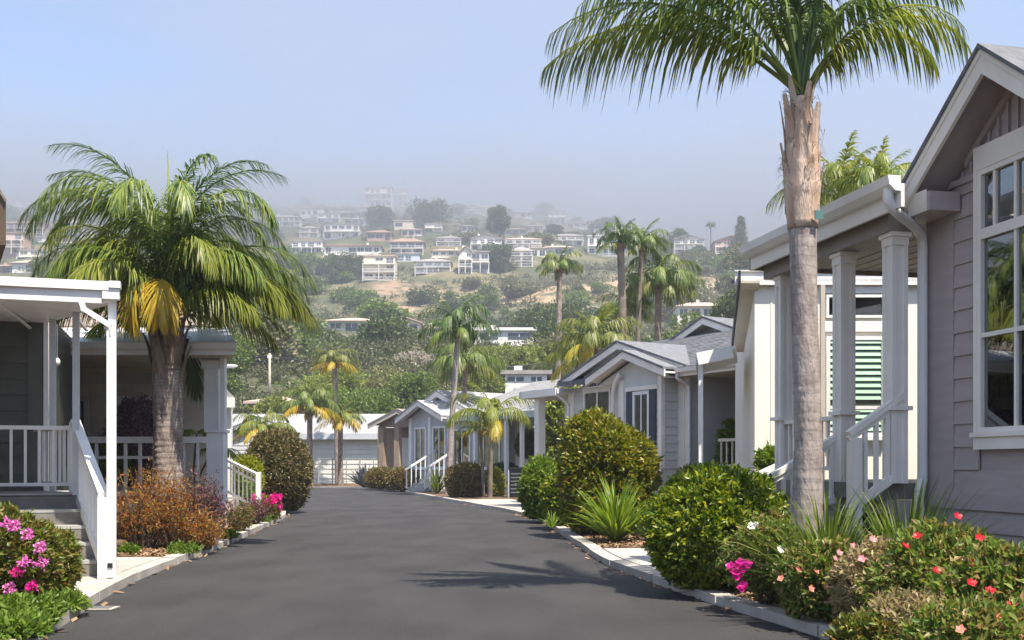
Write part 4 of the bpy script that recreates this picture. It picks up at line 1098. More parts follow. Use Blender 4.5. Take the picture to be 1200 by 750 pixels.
for k in range(8):
    y = -.7 - k * .33; z = 3.243 + k * .0929
    x = .22 + k * .22
    while x < 4.2:
        ln = random.choice((.35, .45, .55))
        beam('shingle', M['shingle_brown'], h, (x + ln / 2, y + .0, z + .006), (x + ln / 2, y - .34, z + .102), ln - .012, .016 + random.uniform(0, .012))
        x += ln
B = MB(); B.prism([(.22, -.72, 3.2), (2.0, -3.4, 3.93), (2.6, -6, 3.1), (1.6, -6, 2.8), (.30, -.72, 2.80)], (.06, 0, 0)); B.build('roof_end', BG, h)

# third house on the left: eave corner, post, porch and white stair rail
h = hframe('grey_roofed_house', 'grey roofed porch corner with thin white post just beyond the beige house', (gx(279, 21), 21.0), 180)
zt = gz(466, 21)
B = MB(); B.prism([(.0, .3, zt), (.0, .3, zt - .06), (4, .3, zt - .06), (4, .3, zt + .8), (.45, .3, zt + .45)], (1.75, -4, 0)); B.build('roof', M['shingle_pale'], h)
bx('fascia', W_, h, -.02, 4, .30, .35, zt - .22, zt - .02)
bx('post', W_, h, .10, .22, .05, .17, .3, zt - .2)
B = MB(); B.prism([(.9, -1, 0), (5, -1, 0), (5, -4, 0), (2.2, -4, 0)], (0, 0, zt)); B.build('wall', BG, h)
bx('porch_floor', M['concrete'], h, .0, 4, -1, .2, .1, .5)
r0, r1 = local(h, at(264, 538, 20.5)), local(h, at(303, 557, 18.9))
beam('rail', W_, h, r0, r1, .06, .05); beam('rail', W_, h, r0 + Vector((0, 0, -.62)), r1 + Vector((0, 0, -.62)), .04, .04); beam('rail', W_, h, r0 + Vector((0, 0, -.14)), r1 + Vector((0, 0, -.14)), .035, .03)
for k in range(8):
    c = r0.lerp(r1, (k + .4) / 8); bx('baluster', W_, h, c.x - .013, c.x + .013, c.y - .013, c.y + .013, c.z - .62, c.z)
bx('newel', W_, h, r1.x - .04, r1.x + .04, r1.y - .04, r1.y + .04, .08, r1.z + .06)
for k in range(3): bx('step', M['concrete'], h, r1.x + .15 + k * .28, r1.x + .6 + k * .28, r1.y - 1.1, r1.y - .05, .05, .2 + k * .14)

# black bin / cabinet and dark unit by the carport
t = thing('utility_cabinet', 'dark grey boxy cabinet standing at the kerb in front of the carport', 'cabinet', (gx(612, 33), 33.0, .1), R(-20))
B = MB(); B.box(-.34, .34, -.28, .28, .04, .92); B.build('body', M['black'], t)
B = MB(); B.box(-.37, .37, -.31, .31, .92, .98); B.build('lid', M['black'], t)
bx('side_frame', M['galv'], t, -.38, -.345, -.3, .3, 0, .95)
for k in range(6): bx('louvre', M['steel'], t, -.28, .28, -.295, -.282, .15 + k * .12, .19 + k * .12)

# utility pole with wires and street lamp beyond the left houses
p = hill(316, 468)
t = thing('utility_pole', 'slim pale utility pole rising from the trees left of centre', 'pole', (p.x, p.y, p.z))
zt = gz(414, p.y) - p.z
B = MB(); B.tube([(0, 0, -.5), (0, 0, zt)], [.13, .09], 10); B.build('pole', M['polewood'], t, True)
for x in (-.14, .14): bx('insulator', M['galv'], t, x - .05, x + .05, -.05, .05, zt - .42, zt - .12)
B = MB()
for s, dx in ((-1, -26), (1, 30)):
    for x in (-.12, .12):
        B.tube([(x + s * dx * abs(s) * k / 10 if s > 0 else x + dx * k / 10, 3 * k / 10, zt - .2 - (1.6 * 4 * (k / 10) * (1 - k / 10)) + (2 if s < 0 else 1) * k / 10) for k in range(11)], .028, 4, False)
B.build('wire', M['black'], t)
p2 = at(271, 429, 60)
t = thing('street_lamp', 'white cobra head street lamp behind the grey roofed porch', 'lamp', (p2.x - 1.6, 60, 0))
B = MB(); B.tube([(0, 0, 0), (0, 0, p2.z - .2)], [.09, .06], 8); B.tube([(0, 0, p2.z - .25), (.5, 0, p2.z + .02), (1.2, 0, p2.z + .05)], .035, 6); B.build('pole', M['galv'], t, True)
B = MB(); B.ball((1.55, 0, p2.z), .45, .16, .11); B.build('lamp_head', M['white'], t, True)

# ================================================================== plants
def rot_basis(d):
    d = d / np.linalg.norm(d, axis=1, keepdims=True)
    return d
def leaves_np(rng, cen, nor, k, size, aspect=.42, spread=.9, jit=.02, droop=0.0, fold=.25, szvar=.35):
    """k leaves in a rosette at each sprig; a leaf is two triangles folded along the midrib"""
    N = len(cen)
    c = np.repeat(cen, k, axis=0); n = np.repeat(nor, k, axis=0)
    d = n + rng.normal(0, spread, (N * k, 3)); d[:, 2] -= droop
    d /= np.linalg.norm(d, axis=1, keepdims=True) + 1e-9
    s = size * (1 + rng.uniform(-szvar, szvar, (N * k, 1)))
    b = c + rng.normal(0, jit, (N * k, 3))
    r = rng.normal(0, 1, (N * k, 3)) + n * .6
    w = np.cross(d, r); w /= np.linalg.norm(w, axis=1, keepdims=True) + 1e-9
    up = np.cross(w, d)
    mid = b + d * s * .5
    t = b + d * s - up * s * .12
    l = mid + w * s * aspect * .5 + up * s * fold * aspect
    q = mid - w * s * aspect * .5 + up * s * fold * aspect
    v = np.stack([b, l, t, q], axis=1).reshape(-1, 3)
    i = np.arange(N * k)[:, None] * 4
    tr = np.concatenate([i + np.array([[0, 2, 1]]), i + np.array([[0, 3, 2]])], axis=1).reshape(-1, 3)
    return v, tr
def fib(rng, n):
    u = rng.uniform(-1, 1, n); a = rng.uniform(0, 2 * PI, n); s = np.sqrt(1 - u * u)
    return np.stack([s * np.cos(a), s * np.sin(a), u], axis=1)
def lump(rng, dirs, nb, amp, sharp=6.0):
    c = fib(rng, nb); a = rng.uniform(.3, 1, nb) * amp
    g = np.exp(sharp * (dirs @ c.T - 1)) * a
    return 1 + g.max(axis=1) - amp * .5
def bush_mesh(name, rx, ry, rz, cz, ns, k, leaf, m, seed, lumpn=26, amp=.22, zmin=.02, depth=.45, spread=.8, aspect=.42, droop=0.0, upb=.25, taper=0.0):
    rng = np.random.default_rng(seed)
    d = fib(rng, ns)
    f = 1 - depth * rng.uniform(0, 1, ns) ** 2.2
    r = lump(rng, d, lumpn, amp) * f
    p = d * r[:, None] * np.array([[rx, ry, rz]]); p[:, :2] *= (1 - taper * np.clip(d[:, 2:3] + .15, -.3, 1)); p[:, 2] += cz
    n = d / np.array([[rx, ry, rz]]); n /= np.linalg.norm(n, axis=1, keepdims=True); n[:, 2] += upb
    ok = p[:, 2] > zmin
    p, n = p[ok], n[ok]
    v, t = leaves_np(rng, p, n, k, leaf, aspect, spread, leaf * .35, droop)
    v[:, 2] = np.maximum(v[:, 2], .005)
    return mesh_np(name, v, None, t, m)
def stems_mb(rng, n, r0, h, spread, rad=.012):
    B = MB()
    for i in range(n):
        a = rng.uniform(0, 2 * PI); s = rng.uniform(.3, 1) * spread
        B.tube([(math.cos(a) * r0, math.sin(a) * r0, -.05), (math.cos(a) * (r0 + s * .35), math.sin(a) * (r0 + s * .35), h * .5), (math.cos(a) * (r0 + s), math.sin(a) * (r0 + s), h)], [rad, rad * .8, rad * .4], 5)
    return B
def put(name, me, par, loc=None, rotz=0, kind=None, scale=None):
    o = bpy.data.objects.new(name, me)
    if loc is not None: o.location = loc
    o.rotation_euler = (0, 0, rotz)
    if scale: o.scale = scale
    link(o, par)
    if kind: o['kind'] = kind
    return o
def bush(name, label, cat, loc, rx, ry, rz, cz, ns, k, leaf, m, seed, stems=7, group=None, **kw):
    t = thing(name, label, cat, loc, 0, group)
    put('foliage', bush_mesh('foliage', rx, ry, rz, cz, ns, k, leaf, m, seed, **kw), t)
    rg = np.random.default_rng(seed + 1)
    stems_mb(rg, stems, rx * .12, cz + rz * .3, rx * .55, .008 + rx * .015).build('stem', M['bark'], t, True)
    return t
def flower_mesh(name, n, r, m, seed, cup=.35, layers=1):
    """open flower: a ring of rounded petals"""
    rg = np.random.default_rng(seed); v = []; q = []
    for L_ in range(layers):
        for i in range(n):
            a = 2 * PI * (i + .5 * L_) / n + rg.uniform(-.15, .15); rr = r * (1 - .35 * L_) * rg.uniform(.85, 1.1)
            c, s = math.cos(a), math.sin(a); w = rr * .42
            z0, z1, z2 = .1 * r * L_, rr * cup * .6 + .1 * r * L_, rr * cup * rg.uniform(.7, 1.4)
            b = len(v)
            v += [(0, 0, z0), (c * rr * .6 - s * w, s * rr * .6 + c * w, z1), (c * rr, s * rr, z2), (c * rr * .6 + s * w, s * rr * .6 - c * w, z1)]
            q.append((b, b + 3, b + 2, b + 1))
    return mesh_np(name, v, q, None, m)
def cluster_mesh(name, n, r, pr, m, seed):
    """rounded flower head made of many small petals"""
    rg = np.random.default_rng(seed)
    d = fib(rg, n); d[:, 2] = np.abs(d[:, 2]) * .8 + .05
    v, t = leaves_np(rg, d * r, d, 4, pr, .75, .8, pr * .3)
    return mesh_np(name, v, None, t, m)
def aim(o, d):
    o.rotation_mode = 'QUATERNION'; o.rotation_quaternion = Vector(d).to_track_quat('Z', 'Y')

# ---------------- palms
def frond_mesh(name, L_, elev, droop, n, ll, lw, hang, m, seed, plum=25, start=.14, rr=.022, powr=1.3, segs=4, fwd=38):
    rg = random.Random(seed)
    NP = 22; pts = []; ang = []
    x = z = 0.0
    for i in range(NP + 1):
        t = i / NP; a = R(elev) - R(droop) * t ** powr
        pts.append((x, z)); ang.append(a)
        x += math.cos(a) * L_ / NP; z += math.sin(a) * L_ / NP
    def pt(t):
        f = t * NP; i = min(int(f), NP - 1); u = f - i
        return (pts[i][0] + (pts[i + 1][0] - pts[i][0]) * u, pts[i][1] + (pts[i + 1][1] - pts[i][1]) * u, ang[i] + (ang[i + 1] - ang[i]) * u)
    B = MB()
    side = [rg.uniform(-.03, .03) * L_ for _ in range(3)]
    bend = lambda t: side[0] * math.sin(t * 2.2)
    B.tube([(pts[i][0], bend(i / NP), pts[i][1]) for i in range(0, NP + 1, 2)], [rr * (1 - .85 * i / NP) for i in range(0, NP + 1, 2)], 5)
    v, q = B.v, B.f
    for i in range(n):
        t = start + (1 - start) * (i + rg.uniform(0, .8)) / n
        if t > 1: t = 1
        px, pz, a = pt(t)
        prof = max(.12, math.sin(PI * min(1, .16 + .80 * ((t - start) / (1 - start)))) ** .7)
        if (t - start) / (1 - start) < .5: prof = max(prof, .55)
        for s in (-1, 1):
            ln = ll * prof * rg.uniform(.85, 1.1)
            fw = R(fwd + 30 * t + rg.uniform(-8, 8)); up = R(rg.uniform(-plum, plum))
            tan = Vector((math.cos(a), 0, math.sin(a))); nrm = Vector((-math.sin(a), 0, math.cos(a)))
            d = tan * math.sin(fw) + (Vector((0, s, 0)) * math.cos(up) + nrm * math.sin(up)) * math.cos(fw)
            wv = d.cross(nrm); wv = wv.normalized() if wv.length > .05 else tan
            hg = hang * rg.uniform(.75, 1.3)
            b = len(v)
            for k in range(segs):
                u = k / (segs - 1)
                c = Vector((px, bend(t), pz)) + d * ln * u * (1 - .25 * hg * u) + Vector((0, 0, -1)) * hg * ln * u ** 1.8
                w = lw * (.55, 1.0, .8, .06)[k] if segs == 4 else lw * (.7, 1.0, .08)[k]
                v.append(tuple(c - wv * w / 2)); v.append(tuple(c + wv * w / 2))
            for k in range(segs - 1): q.append((b + 2 * k, b + 2 * k + 1, b + 2 * k + 3, b + 2 * k + 2))
    me = bpy.data.meshes.new(name); me.from_pydata(v, [], q); me.materials.append(m); me.update()
    return me
def ringed_trunk(pts, rad, step, amp, n=14, seed=1):
    """trunk with leaf-scar ridges"""
    rg = random.Random(seed)
    c = [Vector(p) for p in pts]; B = MB(); P_ = []; Rr = []
    Ls = [0]
    for a, b in zip(c, c[1:]): Ls.append(Ls[-1] + (b - a).length)
    s = 0; k = 0; i = 0
    while s <= Ls[-1]:
        while k < len(Ls) - 2 and Ls[k + 1] < s: k += 1
        t = (s - Ls[k]) / max(1e-6, Ls[k + 1] - Ls[k])
        P_.append(c[k].lerp(c[k + 1], t)); r = rad[k] + (rad[k + 1] - rad[k]) * t
        Rr.append(r * (1 + (amp if i % 3 == 0 else 0) + rg.uniform(-.012, .012))); s += step / 3 * rg.uniform(.9, 1.1); i += 1
    B.tube(P_, Rr, n); return B
def boots(par, c, r, z0, z1, n, m, seed, flare=.25, w=.5, ln=.3, name='leaf_base'):
    rg = random.Random(seed)
    for i in range(n):
        a = i * 2.4 + rg.uniform(-.3, .3); z = z0 + (z1 - z0) * i / max(1, n - 1)
        L_ = ln * rg.uniform(.8, 1.25); B = MB(); v = []
        for k in range(5):
            u = k / 4; rr = r * (1.02 + flare * u * u); half = w * (1 - .75 * u)
            for s in (-1, -.4, .4, 1):
                b = a + s * half; bulge = .0 if abs(s) == 1 else .03 * r
                v.append((c[0] + math.cos(b) * (rr + bulge), c[1] + math.sin(b) * (rr + bulge), z + L_ * u))
        f = [(k * 4 + j, k * 4 + j + 1, k * 4 + j + 5, k * 4 + j + 4) for k in range(4) for j in range(3)]
        B.add(v, f); B.build(name, m, par, True)
def palm(name, label, loc, trunk, trad, fronds, meshes, tm, head=None, group=None, step=.1, cat='palm tree', fname='frond', seed=1, amp=.05):
    t = thing(name, label, cat, loc, 0, group)
    ringed_trunk(trunk, trad, step, amp, 12, seed).build('trunk', tm, t, True)
    hd = Vector(trunk[-1])
    for (mi, az, dz) in fronds:
        put(fname, meshes[mi], t, hd + Vector((0, 0, dz)), R(az))
    return t

# left queen palm
hd = 3.12
LP = [frond_mesh('frond', 3.0, 84, 165, 125, .50, .021, 0.62, M['frond'], 11, 66, powr=1.7),           # 0 upright arching
      frond_mesh('frond', 2.6, 60, 138, 122, .50, .021, 0.66, M['frond'], 12, 66, powr=1.5),           # 1
      frond_mesh('frond', 2.35, 42, 115, 116, .50, .021, 0.66, M['frond_lime'], 13, 66, powr=1.5),      # 2 sideways, lime
      frond_mesh('frond', 2.1, 28, 84, 104, .46, .021, 0.62, M['frond_lime'], 14, 66),             # 3 spreading
      frond_mesh('frond', 1.45, 62, 205, 70, .42, .021, 0.58, M['frond_yellow'], 15, 38),      # 4 old yellow
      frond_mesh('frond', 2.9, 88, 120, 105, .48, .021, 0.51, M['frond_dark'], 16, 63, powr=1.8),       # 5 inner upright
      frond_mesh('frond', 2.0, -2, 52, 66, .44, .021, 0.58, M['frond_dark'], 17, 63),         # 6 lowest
      frond_mesh('frond', 2.5, 74, 170, 100, .50, .021, 0.66, M['frond_lime'], 18, 66, powr=1.6)]       # 7
fl = [(0, 168, .1), (0, 18, .1), (5, 200, .15), (5, 335, .15), (5, 95, .15), (0, 262, .1), (0, 60, .1), (0, 130, .1),
      (1, 190, .05), (1, 350, .05), (1, 140, .05), (1, 60, .05), (1, 235, .05), (1, 15, .05),
      (2, 178, 0), (2, 10, 0), (2, 215, 0), (2, 80, 0), (2, 120, 0),
      (3, 195, .05), (3, 12, 0), (3, 150, -.05), (3, 45, -.05), (6, 100, -.1),
      (4, 272, .12), (4, 291, .06), (4, 248, .06), (2, 262, .02), (2, 190, .05), (2, 350, .05), (3, 210, .1), (3, 330, .1), (3, 175, .05), (7, 185, .1), (7, 350, .1), (7, 210, .1), (7, 325, .1), (7, 95, .1), (7, 60, .1), (7, 232, .05), (7, 312, .08), (7, 30, .05), (7, 155, .05), (5, 25, .15), (5, 150, .15), (5, 180, .15), (5, 0, .15), (0, 205, .1), (0, 335, .1), (0, 150, .1), (0, 90, .1), (5, 60, .15), (5, 120, .15), (5, 230, .2), (5, 310, .2), (0, 190, .12), (0, 350, .12), (7, 175, .12), (7, 5, .12), (1, 170, .08), (1, 8, .08), (2, 200, .06), (2, 340, .06), (2, 2, .05), (2, 348, .02), (1, 356, .1), (1, 25, .1), (1, 335, .1), (2, 20, 0), (1, 185, .1), (1, 215, .1), (0, 300, .12), (0, 240, .12), (1, 322, .1)]
lp = palm('queen_palm', 'big bushy queen palm with one bright yellow frond in front of the beige house', (gx(197, 13.8), 13.8, .12),
          [(0, 0, -.2), (.01, 0, .5), (.0, 0, 1.6), (-.01, 0, 2.35)], [.235, .20, .19, .20], [], LP, M['trunk_brown'], step=.085, seed=4)
ringed_trunk([(-.01, 0, 2.3), (-.02, 0, 2.6), (0, 0, 3.1)], [.21, .17, .12], .1, .04, 12).build('crown_shaft', M['sheath_dark'], lp, True)
boots(lp, (-.015, 0), .205, 2.15, 2.85, 16, M['sheath_dark'], 6, .55, .6, .42)
for i, (mi, az, dz) in enumerate(fl): put('frond', LP[mi], lp, (0, 0, 2.98 + dz), R(az + random.uniform(-8, 8)), scale=(random.uniform(.78, 1.03),) * 3)
B = MB(); B.tube([(0, 0, 3.0), (.02, 0, 4.3), (.0, -.02, 5.25)], [.03, .02, .006], 6); B.build('spear_leaf', M['frond_lime'], lp, True)

# right queen palm
RPm = [frond_mesh('frond', 2.5, 56, 112, 62, .52, .026, .95, M['frond'], 21, 26, powr=1.5, start=.2),
       frond_mesh('frond', 2.6, 74, 112, 62, .50, .026, .9, M['frond'], 22, 28, powr=1.6, start=.2),
       frond_mesh('frond', 2.5, 44, 88, 62, .52, .026, 1.0, M['frond_lime'], 23, 26, powr=1.5, start=.2),
       frond_mesh('frond', 3.0, 85, 85, 80, .58, .024, .85, M['frond_dark'], 24, 30, powr=1.6, start=.22),
       frond_mesh('frond', 2.3, 66, 135, 62, .50, .026, .95, M['frond_lime'], 25, 30, powr=1.5, start=.2)]
px0 = gx(945, 8.2)
rp = palm('queen_palm', 'tall slim grey ringed palm with peeling orange leaf bases, standing before the mauve house', (px0, 8.2, .12),
          [(0, 0, -.2), (0, 0, .3), (.015, 0, 1.2), (-.02, 0, 2.4), (-.03, 0, 2.95)], [.150, .130, .112, .105, .112], [], RPm, M['trunk_grey'], step=.07, seed=8, amp=.014)
ringed_trunk([(-.03, 0, 2.92), (-.035, 0, 3.25), (-.04, 0, 3.55), (-.045, 0, 3.80), (-.04, 0, 4.02)], [.118, .145, .135, .10, .07], .16, .03, 14).build('crown_shaft', M['sheath'], rp, True)
boots(rp, (-.036, 0), .128, 3.0, 3.62, 13, M['sheath'], 3, .34, .55, .44)
boots(rp, (-.04, 0), .085, 3.66, 3.98, 7, M['sheath'], 5, .55, .6, .24)
B = MB()
rg = random.Random(5)
for i in range(130):                                            # loose fibres at the leaf bases
    a = rg.uniform(0, 2 * PI); z = rg.uniform(3.1, 4.1); r = .13 if z < 3.6 else .095
    c = (-.04 + math.cos(a) * r, math.sin(a) * r, z)
    B.tube([c, (c[0] + math.cos(a) * .03, c[1] + math.sin(a) * .03, z + rg.uniform(-.03, .05)), (c[0] + math.cos(a) * .07, c[1] + math.sin(a) * .07, z + rg.uniform(-.12, .05))], [.003, .002, .001], 3, False)
B.build('fibres', M['sheath_dark'], rp, kind='stuff')
B = MB(); B.tube([(-.036, 0, 2.985), (-.036, 0, 3.06)], [.132, .14], 14, False); 
tgm = mat('tag_green', (0.10, 0.22, 0.21), rough=.5)
o = MB(); o.box(-.0, .07, -.006, .006, 0, .07); o = o.build('tag', tgm, rp); o.location = (.025, -.145, 2.965); o.rotation_euler = (0, 0, R(15))
for (mi, az) in [(2, 184), (0, 174), (0, 195), (1, 160), (1, 205), (2, 168), (1, 3), (4, 338), (4, 355), (3, 20), (4, 14), (1, 30), (3, 90), (1, 60), (3, 125), (3, 245), (3, 295), (1, 120), (3, 325), (3, 215), (1, 190)]:
    put('frond', RPm[mi], rp, (-.04 + random.uniform(-.03, .03), random.uniform(-.03, .03), 3.93 + random.uniform(-.05, .1)), R(az + random.uniform(-5, 5)), scale=(random.uniform(.86, .97) * (.80 if math.cos(R(az)) > .7 else 1),) * 3)

# mid and far palms
def far_set(m1, m2, sc, seed):
    return [frond_mesh('frond', 2.3 * sc, 72, 130, 34, .62 * sc, .05 * sc, .8, m1, seed, 30, segs=3, rr=.03),
            frond_mesh('frond', 2.2 * sc, 40, 105, 34, .62 * sc, .05 * sc, .9, m1, seed + 1, 30, segs=3, rr=.03),
            frond_mesh('frond', 2.0 * sc, 8, 65, 30, .55 * sc, .05 * sc, .9, m2, seed + 2, 30, segs=3, rr=.03),
            frond_mesh('frond', 1.9 * sc, 84, 70, 30, .5 * sc, .045 * sc, .5, m1, seed + 3, 26, segs=3, rr=.03)]
S1 = far_set(M['frond_far'], M['frond_far2'], 1.0, 31)
S2 = far_set(M['frond_far2'], M['frond_yellow'], 1.0, 41)
S3_ = far_set(M['frond_dark'], M['frond_far'], 1.0, 51)
S4 = far_set(M['frond_lime'], M['frond_gold'], 1.0, 61)
def std_fronds(rg, n0=5, n1=9, n2=6, n3=3):
    f = []
    for mi, n in ((0, n0), (1, n1), (2, n2), (3, n3)):
        o = rg.uniform(0, 360)
        f += [(mi, o + 360 * i / max(1, n) + rg.uniform(-14, 14), rg.uniform(-.05, .1)) for i in range(n)]
    return f
def palm_px(name, label, px, Y, zbase, py_top, rad, S, scale, seed, tm='trunk_far', lean=0.0, n=(5, 9, 6, 3), group=None, tpx=None):
    """palm whose crown sits at photograph pixel (px, py_top)"""
    rg = random.Random(seed)
    x1 = gx(px, Y); z1 = gz(py_top, Y); x0 = gx(tpx, Y) if tpx else x1
    zb = zbase if zbase is not None else terr(x0, Y)
    H_ = z1 - zb
    t = thing(name, label, 'palm tree', (x0, Y, zb), 0, group)
    ringed_trunk([(0, 0, -.3), ((x1 - x0) * .3, 0, H_ * .35), ((x1 - x0) * .7, 0, H_ * .75), (x1 - x0, 0, H_)], [rad * .9, rad * .68, rad * .64, rad * .6], .14, .04, 10, seed).build('trunk', M[tm], t, True)
    ringed_trunk([(x1 - x0, 0, H_ - .35 * scale), (x1 - x0, 0, H_ + .05)], [rad * .95, rad * .65], .2, .02, 8).build('crown_shaft', M['sheath_dark'], t, True)
    for (mi, az, dz) in std_fronds(rg, *n):
        put('frond', S[mi], t, (x1 - x0, 0, H_ + dz), R(az), scale=(scale * rg.uniform(.9, 1.1),) * 3)
    return t
palm_px('palm_tree', 'tall palm with slender grey trunk rising at the kerb before the blue grey house', 537, 38, .1, 388, .16, S3_, .80, 1, 'trunk_grey', n=(5, 7, 5, 3), tpx=525)
palm_px('palm_tree', 'darker palm with hanging fronds just behind the slender kerbside palm', 545, 43, .1, 428, .15, S1, .85, 2, 'trunk_far', n=(4, 9, 6, 2), tpx=543)
palm_px('palm_tree', 'small twin stemmed palm with wide lime fronds in front of the blue grey house windows', 577, 33.5, .1, 492, .10, S4, .80, 3, 'trunk_far', n=(4, 6, 2, 1), tpx=574)
palm_px('palm_tree', 'low thin palm stem leaning beside the wide lime fronded palm', 563, 34.0, .1, 505, .07, S4, .42, 4, 'trunk_far', n=(2, 4, 3, 1), tpx=567)
palm_px('palm_tree', 'very tall bare trunked palm standing above the grey gabled house roof', 656, 47, .1, 314, .20, S1, .62, 5, 'trunk_brown', n=(4, 7, 3, 2), tpx=652)
palm_px('palm_tree', 'tall dark trunked palm with spiky upright crown, left of the broad drooping palm', 727, 42, .1, 285, .24, S3_, .62, 6, 'trunk_far', n=(6, 5, 2, 4), tpx=735)
palm_px('palm_tree', 'upper forked palm crown with stiff lime tipped fronds behind the spiky palm', 752, 43, .1, 288, .16, S1, .70, 7, 'trunk_far', n=(5, 6, 2, 3), tpx=742)
palm_px('palm_tree', 'broad drooping palm with heavy grey green skirt behind the grey gabled house', 772, 44, .1, 332, .22, S1, 1.0, 8, 'trunk_far', n=(5, 12, 12, 2), tpx=768)
palm_px('palm_tree', 'shaggy low palm beneath the spiky crowned palm', 735, 46, .1, 362, .22, S1, .80, 9, 'trunk_far', n=(3, 8, 8, 2))
palm_px('palm_tree', 'feathery yellow green palm right above the grey gable roof', 700, 34, .1, 405, .12, S2[:2] + [S4[2], S4[3]], .85, 10, 'trunk_far', n=(6, 8, 3, 4))
palm_px('palm_tree', 'pale feathery palm clump left of the grey gable', 678, 37, .1, 424, .12, S4[:3] + [S2[3]], .80, 110, 'trunk_far', n=(7, 6, 2, 5))
palm_px('palm_tree', 'green palm with yellow old fronds at the left end of the white street end house', 363, 51, .1, 478, .21, [S1[0], S1[1], S2[2], S1[3]], .92, 11, 'trunk_brown', n=(7, 8, 6, 4))
palm_px('palm_tree', 'slim palm with golden drooping fronds in front of the wire fence', 399, 53, .1, 492, .20, [S2[0], S4[1], S2[2], S2[3]], .72, 12, 'trunk_brown', n=(3, 6, 5, 2))
palm_px('palm_tree', 'taller golden palm partly hidden behind the big queen palm fronds', 392, 56, .1, 425, .20, [S2[0], S2[1], S2[2], S2[3]], .75, 13, 'trunk_brown', n=(4, 7, 5, 2), tpx=396)
palm_px('palm_tree', 'low yellow fronded palm behind the round olive shrub', 308, 44, .1, 505, .14, [S4[0], S4[1], S2[2], S4[3]], .78, 14, 'trunk_far', n=(4, 8, 5, 2))
palm_px('palm_tree', 'yellow green palm whose feathery tips show over the mauve porch roof', 985, 18, .1, 236, .15, [S4[0], S4[1], S1[2], S4[3]], .62, 15, 'trunk_far', n=(6, 7, 2, 4))
palm_px('palm_tree', 'spiky lime palm top peeking over the gutter beside the mauve gable', 1030, 17, .1, 225, .13, [S4[0], S1[1], S1[2], S4[3]], .50, 16, 'trunk_far', n=(6, 6, 2, 5))
p = hill(832, 292)
palm_px('palm_tree', 'lone small fan palm silhouetted on the right hill crest', 833, p.y, None, 264, .35, S3_, 1.05, 17, 'trunk_far', n=(6, 9, 5, 3))

# ---------------- near shrubs
bush('round_shrub', 'large clipped glossy green round shrub overhanging the right kerb', 'shrub', (gx(841, 9.0), 9.0, .07), .59, .57, .53, .50, 2900, 10, .056, M['box_leaf'], 101, lumpn=60, amp=.22)
bush('bronze_shrub', 'tall bronze green mounded shrub in front of the grey gabled house', 'shrub', (gx(708, 16.0), 16.0, .09), .70, .74, .93, .88, 2700, 11, .095, M['bronze_leaf'], 102, lumpn=34, amp=.46, spread=.7, taper=.06)
bush('leafy_shrub', 'bright green leafy shrub, leftmost of the mounds beside the tall bronze shrub', 'shrub', (gx(637, 20.3), 20.3, .08), .42, .5, .60, .58, 1500, 10, .085, M['bright_leaf'], 103, lumpn=26, amp=.22)
bush('dark_shrub', 'smaller dark green shrub tucked between the bright leafy shrub and the tall bronze shrub', 'shrub', (gx(664, 18.2), 18.2, .08), .42, .45, .52, .50, 1400, 10, .08, M['box_leaf'], 104, lumpn=26, amp=.2)
bush('red_tipped_shrub', 'red tipped shrub at the kerb left of the small lime palm', 'shrub', (gx(546, 34.5), 34.5, .08), .62, .6, .58, .5, 1000, 9, .11, M['redgreen_leaf'], 105)
bush('yellow_shrub', 'small yellow green shrub at the foot of the small lime palm', 'shrub', (gx(582, 33.2), 34.0, .08), .22, .3, .45, .45, 300, 8, .09, M['yellow_leaf'], 106)
bush('hedge', 'dark clipped hedge behind the small lime palm', 'hedge', (gx(590, 35.5), 36.5, .08), .75, .5, .62, .5, 1200, 8, .09, M['hedge_leaf'], 107, amp=.1)
bush('red_tipped_shrub', 'low red tipped shrub left of the strappy plant by the steps', 'shrub', (gx(472, 43.5), 43.5, .08), .68, .6, .48, .42, 900, 9, .11, M['redgreen_leaf'], 108)
bush('red_tipped_shrub', 'rusty shrub at the bend next to the dark agave', 'shrub', (gx(447, 46.5), 46.5, .08), .70, .6, .50, .42, 900, 9, .11, M['redgreen_leaf'], 109)
bush('hedge', 'low dark hedge under the brown porch posts', 'hedge', (gx(462, 48), 48.2, .08), 1.2, .5, .5, .4, 900, 8, .1, M['tree_green'], 110, amp=.12)
bush('small_tree', 'small round clipped tree in front of the carport posts', 'shrub', (gx(619, 36.5), 37.8, .0), .42, .4, .5, 1.95, 700, 9, .1, M['tree_green'], 111, stems=3)
bush('olive_shrub', 'large round olive brown shrub at the left bend beyond the white stair rail', 'shrub', (gx(317, 23.6), 24.3, .05), .76, .8, .98, .92, 2800, 10, .075, M['olive_leaf'], 112, lumpn=40, amp=.12)
bush('yellow_green_shrub', 'bright yellow green shrub behind the white stair rail', 'shrub', (gx(285, 22), 22.0, .05), .42, .4, .45, .85, 900, 10, .07, M['yellow_leaf'], 113)
bush('green_shrub', 'green shrub filling the gap between stair rail and beige house', 'shrub', (gx(262, 21), 21.4, .05), .5, .4, .5, .5, 700, 10, .07, M['bright_leaf'], 114)
bush('plum_shrub', 'plum leaved shrub standing on the beige porch behind the rail', 'shrub', (gx(160, 15.6), 15.6, .60), .46, .35, .62, .95, 800, 9, .065, M['plum_leaf'], 115, amp=.35, lumpn=22)
bush('leafy_pot_plant', 'green leafy plant under the plum shrub on the beige porch', 'plant', (gx(128, 15.3), 15.3, .60), .30, .25, .36, .62, 260, 9, .07, M['bright_leaf'], 116, amp=.3)
bush('green_shrub', 'green shrub beside the corner of the brown porch of the grey gabled house', 'shrub', (gx(862, 20.4), 20.9, .3), .24, .3, .7, 1.0, 350, 9, .09, M['bright_leaf'], 117)
